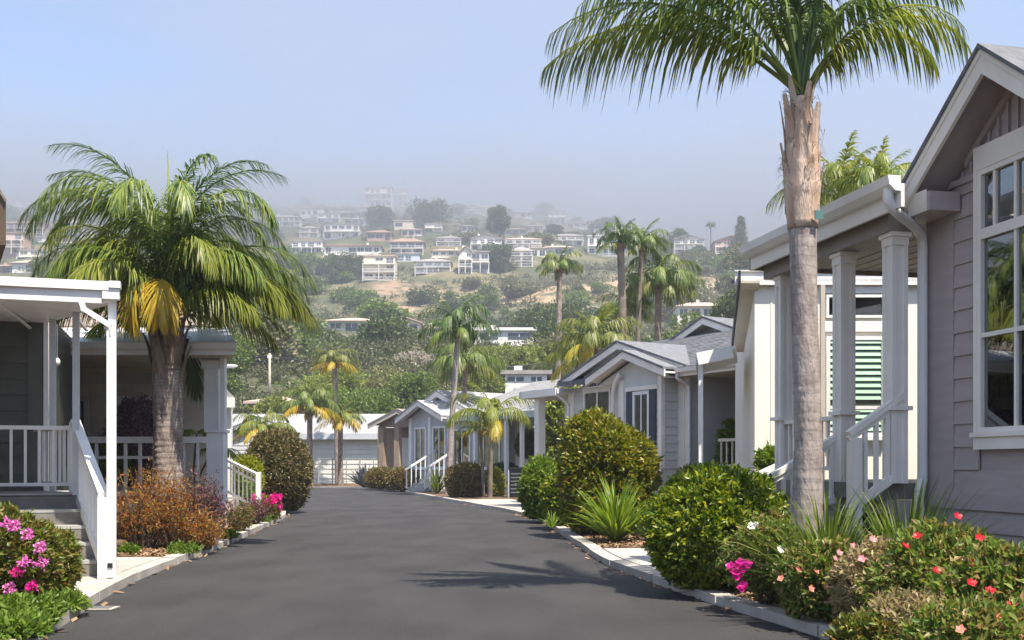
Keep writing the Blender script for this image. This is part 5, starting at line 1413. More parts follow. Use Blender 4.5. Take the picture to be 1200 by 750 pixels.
bush('green_shrub', 'green foliage low against the cream wall beside the white rail', 'shrub', (gx(908, 13.0), 13.2, .1), .16, .15, .16, 1.10, 140, 9, .07, M['bright_leaf'], 118)
bush('green_tree', 'leafy green tree glimpsed behind the far porch post of the grey gabled house', 'tree', (gx(666, 27.0), 28.5, .0), .7, .5, 1.1, 2.2, 600, 9, .14, M['tree_lime'], 119)
# small plant with drooping leaves on the beige porch
t = thing('dracaena_plant', 'small palm like potted plant at the right end of the beige porch', 'plant', (gx(238, 15.2), 15.2, .6))
B = MB(); B.tube([(-.12, 0, 0), (-.14, 0, .5), (-.10, 0, 1.0)], [.018, .016, .012], 6); B.tube([(-.1, 0, .3), (.1, 0, .7), (.22, 0, .72)], [.016, .014, .01], 6); B.build('stem', M['bark'], t, True)
B = MB(); B.tube([(-.1, 0, 0), (-.1, 0, .28)], [.11, .15], 10); B.build('pot', M['rock'], t, True)
sm = frond_mesh('leaf_spray', .42, 40, 110, 16, .16, .018, .6, M['frond_lime'], 71, 20, rr=.006)
for (x, z, n_) in ((-.10, 1.0, 6), (.22, .72, 7)):
    for i in range(n_): put('leaf_spray', sm, t, (x, 0, z), R(360 * i / n_ + 20))

def twiggy(name, label, loc, n, h, spread, m, seed, leaf=.05, per=14, cat='shrub'):
    """open shrub of many thin arching stems with small leaves along them"""
    rg = np.random.default_rng(seed); B = MB(); cs = []; ns = []
    for i in range(n):
        a = rg.uniform(0, 2 * PI); s = spread * math.sqrt(rg.uniform(.02, 1)); hh = h * rg.uniform(.55, 1.05) * (1 - .35 * (s / spread) ** 2)
        b = Vector((math.cos(a) * s * .25, math.sin(a) * s * .25, -.02)); e = Vector((math.cos(a) * s, math.sin(a) * s, hh)); mid = b.lerp(e, .5) + Vector((0, 0, hh * .12))
        B.tube([b, mid, e], [.008, .005, .002], 4, False)
        for k in range(per):
            u = rg.uniform(.25, 1); p = (b * (1 - u) ** 2 + mid * 2 * u * (1 - u) + e * u * u) + Vector(rg.normal(0, .045, 3))
            if p.z > .02: cs.append(p); ns.append((math.cos(a) * .4, math.sin(a) * .4, .7))
    t = thing(name, label, cat, loc)
    B.build('stem', M['bark'], t)
    v, tr = leaves_np(rg, np.array(cs), np.array(ns), 3, leaf, .30, .8, .015)
    v[:, 2] = np.maximum(v[:, 2], .004)
    put('foliage', mesh_np('foliage', v, None, tr, m), t)
    return t
twiggy('rust_shrub', 'rust orange twiggy shrub at the foot of the big queen palm, nearest the stairs', (gx(168, 13.0), 13.0, .1), 80, 1.12, .52, M['rust_leaf'], 201, .052)
twiggy('rust_shrub', 'orange shrub in front of the queen palm trunk', (gx(205, 13.1), 13.1, .1), 60, .95, .42, M['rust_leaf'], 202, .05)
twiggy('wine_shrub', 'dark wine red twiggy shrub right of the queen palm trunk', (gx(236, 13.6), 13.6, .1), 90, 1.02, .40, M['wine_leaf'], 203, .05)
twiggy('rust_shrub', 'small rust shrub beneath the dark wine red shrub', (gx(238, 13.0), 13.1, .09), 40, .50, .30, M['rust_leaf'], 204, .045)
twiggy('dusky_shrub', 'grey green shrub with dusky pink flowers below the white stair rail', (gx(281, 16.6), 16.6, .09), 60, .5, .26, M['redgreen_leaf'], 205, .045)
twiggy('dusky_shrub', 'reddish low shrub between the white stair rail and the magenta flowers', (gx(298, 18.6), 18.6, .09), 60, .5, .25, M['wine_leaf'], 206, .045)

def strap(name, label, loc, n, ln, m, seed, width=.022, lean=1.0, cat='plant', up=60, stiff=.5):
    rg = random.Random(seed); t = thing(name, label, cat, loc)
    for j in range(6):                                  # a few blades as single leaves
        pass
    B = MB()
    for i in range(n):
        a = rg.uniform(0, 2 * PI); L_ = ln * rg.uniform(.6, 1.1); el = R(rg.uniform(up - 28, 88)); r0 = rg.uniform(0, .07)
        d = R(rg.uniform(20, 75)) * stiff * 2
        c = Vector((math.cos(a) * r0, math.sin(a) * r0, 0)); w = width * rg.uniform(.7, 1.2); s = Vector((-math.sin(a), math.cos(a), 0)); v = []
        tw = rg.uniform(-.5, .5)
        for k in range(6):
            u = k / 5; ang = el - d * u * u
            ww = w * (.8, 1, 1, .85, .55, .04)[k] * .5
            sd = (s * math.cos(tw * u) + Vector((0, 0, 1)) * math.sin(tw * u))
            v += [c - sd * ww, c + Vector((0, 0, -.2 * ww)), c + sd * ww]
            c = c + Vector((math.cos(a) * math.cos(ang), math.sin(a) * math.cos(ang), math.sin(ang))) * L_ / 5
            c.z = max(c.z, .012)
        f = []
        for k in range(5): f += [(k * 3, k * 3 + 1, k * 3 + 4, k * 3 + 3), (k * 3 + 1, k * 3 + 2, k * 3 + 5, k * 3 + 4)]
        B.add(v, f)
    B.build('leaves', m, t, kind='stuff')
    return t
strap('strap_leaf_plant', 'big lime strap leaved clump between the kerb and the tall bronze shrub', (gx(722, 14.3), 14.3, .1), 260, .95, M['lime_strap'], 301, .032, up=55, stiff=.45)
strap('strap_leaf_plant', 'arching dark green strap leaved clump at the foot of the tall slim palm', (gx(958, 7.75), 7.5, .12), 320, .90, M['strap_leaf'], 302, .026, up=60, stiff=.5)
strap('strap_leaf_plant', 'upright strap leaved clump below the pale downspout of the mauve house', (gx(1035, 7.7), 7.2, .14), 200, .92, M['strap_leaf'], 303, .024, up=72, stiff=.35)
strap('strap_leaf_plant', 'green strap leaved plant beside the steps of the blue grey house', (gx(512, 38.5), 38.5, .1), 60, 1.0, M['strap_leaf'], 304, .06, up=70, stiff=.35)
strap('strap_leaf_plant', 'small spiky grass tuft in the bed right of the dark shrub', (gx(646, 17.6), 17.6, .08), 40, .35, M['lime_strap'], 305, .02, up=60)
strap('agave', 'dark grey spiky agave at the bend of the street', (gx(427, 48.5), 48.5, .1), 46, 1.15, M['agave_leaf'], 306, .16, up=55, stiff=.15)

# near right flowering bed
def shrub_flowers(t, me, pts, name='flower', up=(0, -.6, .6)):
    for p in pts:
        o = put(name, me, t, p); aim(o, Vector((random.uniform(-.5, .5), -.7 + random.uniform(-.3, .3), .6)))
FL_red = flower_mesh('flower', 5, .029, M['petal_red'], 1, .4, 2)
FL_coral = flower_mesh('flower', 5, .028, M['petal_coral'], 2, .4, 2)
FL_rose = flower_mesh('flower', 5, .030, M['petal_rose'], 3, .4, 2)
FL_white = flower_mesh('flower', 9, .036, M['petal_white'], 4, .15, 1)
FL_mag = flower_mesh('flower', 4, .045, M['petal_magenta'], 5, .7, 2)
def px_pts(t, lst, Y):
    o = []
    for q in lst:
        y = q[2] if len(q) > 2 else Y
        o.append(at(q[0], q[1], y) - Vector(t.location))
    return o
t = bush('hibiscus_shrub', 'tall flowering shrub with red blooms against the mauve house skirting', 'shrub', (gx(1100, 6.3), 6.3, .12), .40, .38, .33, .28, 1000, 9, .052, M['flower_shrub_leaf'], 401, lumpn=30, amp=.4, spread=.9)
shrub_flowers(t, FL_red, px_pts(t, [(1075, 628, 6.0), (1122, 605, 6.2), (1148, 630, 5.95), (1097, 669, 5.85), (1060, 640, 6.1)], 6))
B = MB(); rg2 = np.random.default_rng(9)
for (px, py) in ((1122, 607), (1128, 612), (1148, 632), (1075, 630)): 
    e = at(px, py, 6.15) - Vector(t.location); B.tube([(e.x * .4, e.y * .4, .2), (e.x * .9, e.y * .8, e.z - .1), tuple(e)], [.006, .005, .003], 4)
B.build('stem', M['flower_shrub_leaf'], t)
t = bush('hibiscus_shrub', 'lime leaved red flowering shrub at the right edge of the picture', 'shrub', (gx(1172, 5.75), 5.75, .10), .40, .36, .30, .25, 1150, 9, .055, M['flower_shrub_leaf'], 402, lumpn=30, amp=.4, spread=.9)
shrub_flowers(t, FL_red, px_pts(t, [(1138, 683, 5.4), (1185, 709, 5.3), (1120, 745, 5.25), (1160, 692, 5.4), (1196, 660, 5.6), (1140, 660, 5.6)], 5.4))
t = bush('orange_flowered_shrub', 'low shrub dotted with small orange and pink flowers by the mulch and kerb', 'shrub', (gx(972, 7.0), 7.1, .09), .31, .28, .28, .25, 850, 9, .046, M['flower_shrub_leaf'], 403, lumpn=26, amp=.35, spread=.9)
shrub_flowers(t, FL_coral, px_pts(t, [(950, 690, 6.8), (968, 689, 6.8), (1003, 696, 6.75), (956, 670, 6.85), (915, 678, 6.9), (980, 705, 6.75), (935, 668, 6.9)], 6.8))
shrub_flowers(t, FL_rose, px_pts(t, [(979, 655, 6.85), (983, 648, 6.9), (978, 668, 6.85), (1000, 640, 7)], 6.8))
t = bush('rose_shrub', 'mixed pink tinted shrub between the orange flowered shrub and the red hibiscus', 'shrub', (gx(1035, 6.6), 6.6, .10), .32, .30, .29, .25, 850, 9, .046, M['pale_shrub_leaf'], 404, lumpn=26, amp=.35, spread=.9)
shrub_flowers(t, FL_rose, px_pts(t, [(1022, 632, 6.4), (1010, 655, 6.35), (1040, 662, 6.3)], 6.4))
t = bush('dry_shrub', 'pale dry looking shrub with brownish leaves at the bottom right', 'shrub', (gx(1085, 5.6), 5.6, .08), .36, .28, .20, .16, 1000, 9, .044, M['pale_shrub_leaf'], 405, lumpn=26, amp=.3, spread=.9)
t = bush('green_groundcover_shrub', 'low fresh green shrub beside the pale rock at the bottom edge', 'shrub', (gx(1030, 5.7), 5.55, .08), .30, .22, .16, .10, 600, 9, .045, M['geranium_leaf'], 406, amp=.3)
t = bush('green_groundcover_shrub', 'green leafy shrub with coral blooms in the bottom right corner', 'shrub', (gx(1150, 5.2), 5.1, .10), .38, .25, .20, .14, 700, 9, .05, M['flower_shrub_leaf'], 407, amp=.3)
shrub_flowers(t, FL_coral, px_pts(t, [(1125, 738, 4.9), (1170, 725, 4.95), (1192, 742, 4.9)], 4.9))
t = bush('bougainvillea', 'airy green shrub with a magenta bloom between the round shrub and the strap leaves', 'shrub', (gx(898, 7.9), 7.9, .09), .30, .28, .32, .36, 480, 8, .045, M['flower_shrub_leaf'], 408, lumpn=20, amp=.45)
pts = [(865, 664), (858, 670), (871, 668), (863, 676), (870, 686), (867, 660), (874, 662), (856, 664), (868, 690), (865, 671)]
shrub_flowers(t, FL_mag, px_pts(t, pts, 7.62))
shrub_flowers(t, FL_white, px_pts(t, [(881, 617, 7.8), (915, 644, 7.6), (884, 614, 7.85)], 7.7))
B = MB()
for q in ((864, 672), (881, 619), (915, 646)):
    e = at(q[0], q[1], 7.7) - Vector(t.location); B.tube([(e.x * .2, e.y * .2, .1), (e.x * .7, e.y * .7, e.z * .75), tuple(e)], [.006, .004, .002], 4)
B.build('stem', M['flower_shrub_leaf'], t)
def rock(label, loc, r, seed):
    rg = np.random.default_rng(seed); B = MB(); B.ball((0, 0, r * .45), r, r * .85, r * .62, 16, 10)
    c = fib(rg, 9)
    v = np.array(B.v); 
    for q in c:
        d = v @ q; v -= np.outer(np.maximum(0, d - r * .55) * .7, q)
    B.v = [tuple(x) for x in v]
    o = B.build('rock', M['rock'], None); o.location = loc; tag(o, label, 'rock'); return o
rock('pale rock at the bottom of the picture right of the kerb', (gx(1003, 6.05), 6.0, .07), .12, 1)
rock('white rock in the left bed below the pink flowers', (gx(44, 7.3), 7.35, .05), .11, 2)
rock('small white rock at the left edge beside the pink flowered shrub', (gx(6, 7.3), 7.4, .06), .09, 3)

# near left bed
CL = [cluster_mesh('flower_head', 22, .030, .022, M['petal_pink'], 1), cluster_mesh('flower_head', 18, .028, .022, M['petal_pink'], 2), cluster_mesh('flower_head', 18, .028, .022, M['petal_magenta'], 3)]
t = bush('pink_flowered_shrub', 'pink flowering shrub at the left edge by the stairs', 'shrub', (gx(2, 7.7), 7.75, .08), .36, .36, .37, .35, 1200, 9, .05, M['geranium_leaf'], 501, lumpn=30, amp=.25)
for (px, py, mi) in [(8, 614, 0), (33, 627, 1), (30, 660, 0), (48, 660, 0), (38, 688, 2), (18, 617, 1), (48, 642, 1), (20, 672, 2), (12, 690, 1)]:
    o = put('flower_head', CL[mi], t, at(px, py, 7.38) - Vector(t.location)); aim(o, (random.uniform(-.4, .4), -.8, .6))
t = bush('leafy_shrub', 'rounded green shrub with reddish tips in front of the grey stairs', 'shrub', (gx(54, 8.2), 8.25, .08), .20, .24, .26, .27, 850, 9, .05, M['geranium_leaf'], 502, lumpn=26, amp=.2)
t = bush('ground_cover', 'low bright green ground cover spreading in the bottom left corner', 'ground cover', (gx(10, 6.9), 6.95, .06), .28, .22, .10, .05, 500, 8, .055, M['ground_leaf'], 503, amp=.3)
t = bush('ground_cover', 'small patch of low green leaves beside the kerb and white rock', 'ground cover', (gx(66, 7.6), 7.65, .06), .16, .20, .07, .04, 260, 8, .05, M['ground_leaf'], 504, amp=.3)
t = bush('ground_cover', 'leafy green patch at the very bottom left by the kerb', 'ground cover', (gx(8, 6.3), 6.45, .06), .14, .2, .08, .05, 260, 8, .055, M['ground_leaf'], 505, amp=.3)
t = bush('magenta_shrub', 'small bush of magenta flowers by the end of the white stair rail', 'shrub', (gx(312, 20.0), 20.0, .08), .26, .26, .24, .2, 300, 9, .06, M['geranium_leaf'], 506, amp=.25)
CM = cluster_mesh('flower_head', 26, .075, .05, M['petal_magenta'], 7)
for i in range(16):
    a = random.uniform(0, 2 * PI); o = put('flower_head', CM, t, (math.cos(a) * .20, math.sin(a) * .16, .26 + random.uniform(-.1, .16))); aim(o, (0, -.4, 1))
for (px, Y, r, sd) in ((268, 14.9, .12, 1), (308, 19.3, .14, 2), (215, 12.4, .16, 3), (150, 12.25, .10, 4)):
    bush('ground_cover', ['low green tuft beside the kerb below the beige corner column', 'green tuft at the kerb below the magenta flowers', 'yellowish low tuft in front of the rust shrubs', 'low green weed tuft beside the concrete pad'][sd - 1], 'ground cover', (gx(px, Y), Y, .08), r, r, .06, .03, 160, 8, .05, M['ground_leaf'], 520 + sd, amp=.3)

# ================================================================== houses on the hill
def hip_roof(B, x0, x1, y0, y1, z, h, ov=.5):
    x0 -= ov; x1 += ov; y0 -= ov; y1 += ov; r = min((y1 - y0) / 2, (x1 - x0) / 2.2); ym = (y0 + y1) / 2
    B.add([(x0, y0, z), (x1, y0, z), (x1, y1, z), (x0, y1, z), (x0 + r, ym, z + h), (x1 - r, ym, z + h), (x0, y0, z - .18), (x1, y0, z - .18), (x1, y1, z - .18), (x0, y1, z - .18)],
          [(0, 1, 5, 4), (1, 2, 5), (2, 3, 4, 5), (3, 0, 4), (0, 6, 7, 1), (1, 7, 8, 2), (2, 8, 9, 3), (3, 9, 6, 0), (9, 8, 7, 6)])
def gable_front(B, x0, x1, y0, y1, z, h, ov=.5):
    xm = (x0 + x1) / 2; x0 -= ov; x1 += ov
    B.add([(x0, y0 - ov, z - .1), (x1, y0 - ov, z - .1), (xm, y0 - ov, z + h), (x0, y1, z - .1), (x1, y1, z - .1), (xm, y1, z + h), (x0, y0 - ov, z - .3), (x1, y0 - ov, z - .3), (xm, y0 - ov, z + h - .2), (x0, y1, z - .3), (x1, y1, z - .3), (xm, y1, z + h - .2)],
          [(0, 2, 5, 3), (2, 1, 4, 5), (6, 9, 11, 8), (8, 11, 10, 7), (0, 6, 8, 2), (2, 8, 7, 1), (3, 5, 11, 9), (5, 4, 10, 11), (0, 3, 9, 6), (1, 7, 10, 4)])
def hill_house(label, px0, px1, py0, py1, st, wall, roof, rtype, seed, balc=True, Y=None, rot=0, group=None, deep=None):
    """house whose front fills photograph pixels px0..px1, py0 (ridge)..py1 (foot)"""
    rg = random.Random(seed)
    pxm = (px0 + px1) / 2
    p = hill(pxm, py1 - 1, 66) if Y is None else Vector((gx(pxm, Y), Y, terr(gx(pxm, Y), Y)))
    if p is None: return None
    s = p.y / FPX
    w = (px1 - px0) * s; H = (py1 - py0) * s
    zfoot = gz(py1, p.y)
    t = thing('hillside_house', label, 'house', (p.x, p.y, zfoot), R(rot), group)
    dp = deep or max(6.0, w * .6); dp = min(dp, 12)
    rh = max(.6, min(H * .28, 2.2)) if rtype != 'flat' else .35
    hw = H - rh
    WM, RM = M['hw_' + wall], M['hr_' + roof] if roof != 'white' else M['hw_white']
    B = MB(); B.box(-w / 2, w / 2, 0, dp, -4.5, hw); B.build('wall', WM, t)
    B = MB()
    if rtype == 'hip': hip_roof(B, -w / 2, w / 2, -.3, dp, hw + .02, rh)
    elif rtype == 'gable':
        gable_front(B, -w / 2, w / 2, -.2, dp, hw + .02, rh)
        G_ = MB(); G_.prism([(-w / 2, -.01, hw - .1), (w / 2, -.01, hw - .1), (0, -.01, hw + rh - .3)], (0, .3, 0)); G_.build('gable_wall', WM, t)
    else: B.box(-w / 2 - .4, w / 2 + .4, -.3, dp + .3, hw + .02, hw + rh)
    B.build('roof', RM, t)
    if rg.random() < .5:
        cx = rg.uniform(-.3, .3) * w; bx('chimney', WM, t, cx - .35, cx + .35, dp * .4, dp * .4 + .6, hw, hw + rh + .6)
    fh = hw / st
    for f in range(st):
        z0 = hw - fh * (f + 1) + fh * .22; z1 = hw - fh * f - fh * .2
        n = max(2, int(w / 2.6)); cw = w / n
        for i in range(n):
            if rg.random() < .12: continue
            ww = cw * rg.uniform(.5, .82)
            xc = -w / 2 + cw * (i + .5)
            b = MB(); b.box(xc - ww / 2, xc + ww / 2, -.06, .02, z0 if rg.random() < .6 else z0 + fh * .2, z1)
            wo = b.build('window', M['hwin'], t)
            bx('mullion', WM, wo, xc - .05, xc + .05, -.09, -.05, z0 + fh * .2, z1)
        if balc and (f < st - 1 or rg.random() < .6):
            zb = hw - fh * (f + 1) + .05
            bx('balcony', M['hw_white'], t, -w / 2 - .2, w / 2 + .2, -1.5, -.01, zb - .16, zb)
            b = MB(); b.box(-w / 2 - .2, w / 2 + .2, -1.5, -1.44, zb + .85, zb + .95)
            k = -w / 2 - .15
            while k < w / 2 + .2: b.box(k - .03, k + .03, -1.49, -1.45, zb, zb + .85); k += .5
            b.build('balcony_rail', M['hw_white'], t)
            for k in range(max(2, int(w / 3.5)) + 1):
                xp = -w / 2 + w * k / max(2, int(w / 3.5)); bx('post', M['hw_white'], t, xp - .11, xp + .11, -1.52, -1.40, zb - fh if f == st - 1 else zb - fh + .05, zb - .16)
    return t
HH = [
 # px0 px1 ridge foot storeys wall roof type label
 (427, 459, 219, 243, 3, 'white', 'grey', 'flat', 'tall pale flat roofed block half swallowed by fog at the top of the hill'),
 (467, 477, 221, 243, 3, 'cream', 'tan', 'flat', 'narrow pale tower like house in the fog beside the tall block'),
 (500, 513, 228, 240, 2, 'white', 'grey', 'hip', 'faint small white house in the fog right of the narrow tower'),
 (529, 546, 239, 252, 2, 'white', 'grey', 'hip', 'foggy white house at the left end of the upper terrace row'),
 (548, 562, 240, 251, 2, 'white', 'tan', 'gable', 'foggy gabled house in the middle of the upper terrace row'),
 (563, 583, 239, 253, 2, 'cream', 'grey', 'hip', 'foggy cream house at the right end of the upper terrace row'),
 (602, 624, 246, 256, 1, 'white', 'grey', 'hip', 'low foggy house right of the dark round tree'),
 (634, 646, 241, 252, 2, 'pink', 'grey', 'flat', 'small dull pink house in the fog on the upper slope'),
 (643, 663, 247, 263, 2, 'white', 'grey', 'flat', 'foggy two storey white house above the tall bare trunked palm'),
 (690, 704, 256, 266, 2, 'white', 'grey', 'hip', 'tiny pale house in the fog left of the spiky palm crown'),
 (380, 421, 262, 281, 2, 'white', 'grey', 'flat', 'white two storey house with open posted balconies, left of the middle row'),
 (352, 373, 263, 279, 2, 'white', 'grey', 'hip', 'hazy white house behind the right side of the big queen palm'),
 (430, 459, 268, 284, 1, 'pink', 'red', 'hip', 'hazy low reddish house next to the posted white house'),
 (458, 496, 277, 300, 2, 'grey', 'red', 'hip', 'grey brown two storey house with long balcony in the middle row'),
 (512, 540, 275, 289, 2, 'grey', 'grey', 'hip', 'small grey hip roofed house above the cream terrace house'),
 (552, 588, 274, 294, 2, 'white', 'grey', 'gable', 'broad low gabled white house above the arched window house'),
 (592, 634, 276, 292, 2, 'white', 'tan', 'hip', 'wide pale house with two chimneys behind the three level white house'),
 (647, 683, 272, 288, 2, 'white', 'grey', 'hip', 'white house with railed balcony, above the dull pink base house'),
 (380, 446, 283, 300, 1, 'white', 'red', 'hip', 'long low white house with a wide terrace over a red bank'),
 (426, 463, 299, 329, 3, 'cream', 'tan', 'flat', 'cream three storey house with stacked balconies standing lowest in the row'),
 (465, 492, 297, 307, 1, 'blue', 'grey', 'flat', 'pale blue low building between the cream three storey house and the blue white house'),
 (487, 528, 301, 321, 2, 'blue', 'grey', 'hip', 'blue white two storey house with full width windows right of the cream three storey one'),
 (506, 542, 290, 303, 1, 'cream', 'tan', 'hip', 'cream terrace house with tan roof peeking over the blue white house'),
 (538, 553, 288, 322, 3, 'white', 'tan', 'gable', 'narrow tall white house with arched gable window'),
 (553, 573, 294, 321, 2, 'grey', 'grey', 'flat', 'dark decked lower wing beside the narrow tall gabled house'),
 (598, 624, 287, 313, 3, 'white', 'grey', 'hip', 'white three level house with bare posts, right of the big grey green tree'),
 (639, 671, 286, 300, 1, 'white', 'tan', 'hip', 'low white house on a dull pink base left of the tall bare trunked palm crown'),
 (689, 724, 276, 301, 2, 'white', 'white', 'flat', 'white boxy two storey house just left of the spiky palm crown'),
 (696, 708, 268, 279, 1, 'white', 'grey', 'flat', 'small upper box on the slope over the white boxy house'),
 (746, 776, 274, 292, 2, 'white', 'grey', 'hip', 'white house mostly hidden by the forked palm crown'),
 (790, 824, 275, 293, 2, 'white', 'grey', 'gable', 'white gabled two storey house with balcony on the right crest'),
 (838, 874, 276, 298, 2, 'pink', 'grey', 'gable', 'brown gabled house with white posts at the right end of the crest'),
 (4, 27, 272, 299, 3, 'pink', 'red', 'flat', 'pinkish multi storey house at the far left edge below the brown eave'),
 (8, 52, 256, 275, 2, 'pink', 'red', 'hip', 'orange roofed house on the hazy far left slope'),
 (60, 97, 257, 274, 2, 'white', 'grey', 'hip', 'hazy white house left of the queen palm, beside the orange roofed one'),
 (40, 63, 277, 292, 2, 'white', 'grey', 'flat', 'hazy pale block below and right of the orange roofed house'),
 (14, 42, 303, 321, 1, 'white', 'tan', 'hip', 'low white house just above the white porch roof at the far left'),
 (5, 26, 229, 241, 1, 'white', 'grey', 'flat', 'very faint pale house in the fog at the upper far left'),
 (33, 66, 230, 241, 1, 'white', 'grey', 'flat', 'very faint long pale house high in the fog at the left'),
 (70, 97, 226, 240, 1, 'white', 'grey', 'hip', 'very faint roof in the fog left of the queen palm top'),
 (-8, 12, 308, 322, 1, 'pink', 'red', 'hip', 'reddish small house cut by the left edge over the porch roof'),
 (317, 352, 250, 266, 2, 'white', 'grey', 'hip', 'faint house showing between the top fronds of the big queen palm'),
 (384, 440, 370, 391, 1, 'white', 'tan', 'hip', 'low white house with broad tan hip roof above the left trees'),
 (462, 492, 372, 391, 1, 'cream', 'tan', 'gable', 'tan gable end house left of the white block by the kerbside palm'),
 (486, 522, 380, 397, 1, 'white', 'tan', 'hip', 'white walled house with small dark window behind the kerbside palm'),
 (556, 626, 384, 412, 2, 'white', 'white', 'flat', 'long flat roofed white house with blue shadowed balcony on the lower slope'),
 (676, 714, 359, 378, 1, 'cream', 'tan', 'gable', 'cream gable ended house below the ochre slope'),
 (62, 92, 282, 294, 1, 'white', 'grey', 'hip', 'low pale house partly behind the left tips of the queen palm'),
 (22, 58, 292, 302, 1, 'cream', 'grey', 'flat', 'long low cream house between the pinkish multi storey one and the porch roof'),
 (98, 122, 268, 280, 2, 'white', 'grey', 'flat', 'hazy pale house seen through the left queen palm fronds'),
 (352, 380, 244, 256, 1, 'white', 'grey', 'flat', 'faint grey white house left in the fog beside the upper block'),
 (386, 416, 246, 258, 1, 'grey', 'grey', 'hip', 'faint grey house in the fog above the posted white house'),
 (462, 484, 258, 270, 1, 'cream', 'tan', 'flat', 'faint cream walled terrace under the narrow tower'),
 (664, 688, 258, 268, 1, 'white', 'grey', 'hip', 'faint long house in the fog over the railed balcony house'),
 (615, 634, 262, 273, 1, 'white', 'grey', 'hip', 'small hazy house behind the chimneys of the wide pale house'),
 (724, 746, 280, 296, 2, 'white', 'grey', 'hip', 'pale house behind the tall spiky palm crown'),
 (592, 616, 266, 276, 1, 'grey', 'tan', 'hip', 'small grey house right under the dark round foggy tree'),
 (540, 556, 262, 273, 1, 'white', 'grey', 'hip', 'small foggy white house left of the dark round tree'),
 (876, 898, 288, 302, 1, 'white', 'tan', 'hip', 'low pale house on the red slope just left of the mauve gutter'),
 (372, 398, 250, 262, 2, 'white', 'grey', 'flat', 'foggy white house on the left end of the terrace above the posted house'),
 (404, 428, 254, 265, 1, 'white', 'grey', 'hip', 'foggy low pale roof between the posted white house and the upper grey house'),
 (470, 494, 266, 277, 1, 'white', 'tan', 'hip', 'pale tan roofed house just over the grey brown balcony house'),
 (498, 518, 262, 273, 2, 'white', 'grey', 'flat', 'small white flat house under the broad foggy tree mass'),
 (708, 728, 268, 278, 1, 'white', 'tan', 'hip', 'little tan roofed house in haze beside the small upper box'),
 (622, 640, 290, 302, 1, 'cream', 'tan', 'flat', 'cream low house right of the white three level house'),
 (342, 378, 282, 298, 2, 'white', 'grey', 'flat', 'white house at the queen palm edge left of the long terrace house'),
 (766, 788, 282, 295, 1, 'cream', 'tan', 'hip', 'cream low house between the forked palm crown and the white gabled crest house'),
 (794, 851, 352, 376, 1, 'white', 'tan', 'hip', 'white house with tan hip roof just above the grey upper gable'),
]
for i, e in enumerate(HH):
    hill_house(e[8], *e[:8], seed=600 + i, balc=not (e[4] == 1 and e[3] > 350) and e[3] < 345)
hill_house('small flat roofed white pavilion on posts above the blue grey house roof', 592, 641, 434, 452, 1, 'white', 'grey', 'flat', 700, balc=False, Y=84)
hill_house('pale low roof edge among the trees right behind the utility pole', 296, 345, 462, 476, 1, 'white', 'tan', 'hip', 701, balc=False, Y=78)

# ================================================================== trees
def tree_mesh(name, w, h, nb, ns, k, leaf, m, seed, base=.25, flat=.8):
    """crown made of several uneven leaf masses"""
    rg = np.random.default_rng(seed); V_, T_2 = [], []; off = 0; blobs = []
    for i in range(nb):
        a = rg.uniform(0, 2 * PI); r = w * .5 * math.sqrt(rg.uniform(0, .55)); z = h * (base + (1 - base) * rg.uniform(.22, .80))
        br = w * rg.uniform(.20, .34) * (1.1 - .35 * (z / h - .5))
        blobs.append((math.cos(a) * r, math.sin(a) * r, z, br))
    for (bxx, byy, bz, br) in blobs:
        n = int(ns * (br / (w * .27)) ** 2)
        d = fib(rg, n); rr = lump(rg, d, 14, .35) * (1 - .4 * rg.uniform(0, 1, n) ** 2)
        p = d * rr[:, None] * br * np.array([[1, 1, flat]]) + np.array([[bxx, byy, bz]])
        ok = p[:, 2] > .1
        v, t = leaves_np(rg, p[ok], d[ok] + np.array([[0, 0, .2]]), k, leaf, .6, .8, leaf * .4)
        V_.append(v); T_2.append(t + off); off += len(v)
    me = mesh_np(name, np.concatenate(V_), None, np.concatenate(T_2), m)
    return me, blobs
def tree(name, label, loc, w, h, nb, ns, k, leaf, m, seed, group=None, tr=.12, base=.25):
    t = thing(name, label, 'tree', loc, 0, group)
    me, bl = tree_mesh('crown', w, h, nb, ns, k, leaf, M[m], seed, base)
    put('crown', me, t)
    B = MB(); zt = h * .45
    B.tube([(0, 0, -.6), (0, 0, h * .2), (w * .02, 0, zt)], [tr * 1.4, tr, tr * .7], 8)
    for b in bl[:7]: B.tube([(0, 0, h * .25), (b[0] * .5, b[1] * .5, (h * .25 + b[2]) * .5), b[:3]], [tr * .55, tr * .4, tr * .15], 5)
    B.build('trunk', M['bark'], t, True)
    return t
def tree_px(label, px, py0, py1, wpx, Y, m, seed, nb=11, ns=75, k=6, leaf=None, name='tree', group=None):
    s = Y / FPX; x = gx(px, Y); zb = min(gz(py1, Y), terr(x, Y)); 
    h = gz(py0, Y) - zb; w = wpx * s
    return tree(name, label, (x, Y, zb), w, h, nb, ns, k, leaf or max(.16, .0026 * Y), m, seed, group, tr=w * .03)
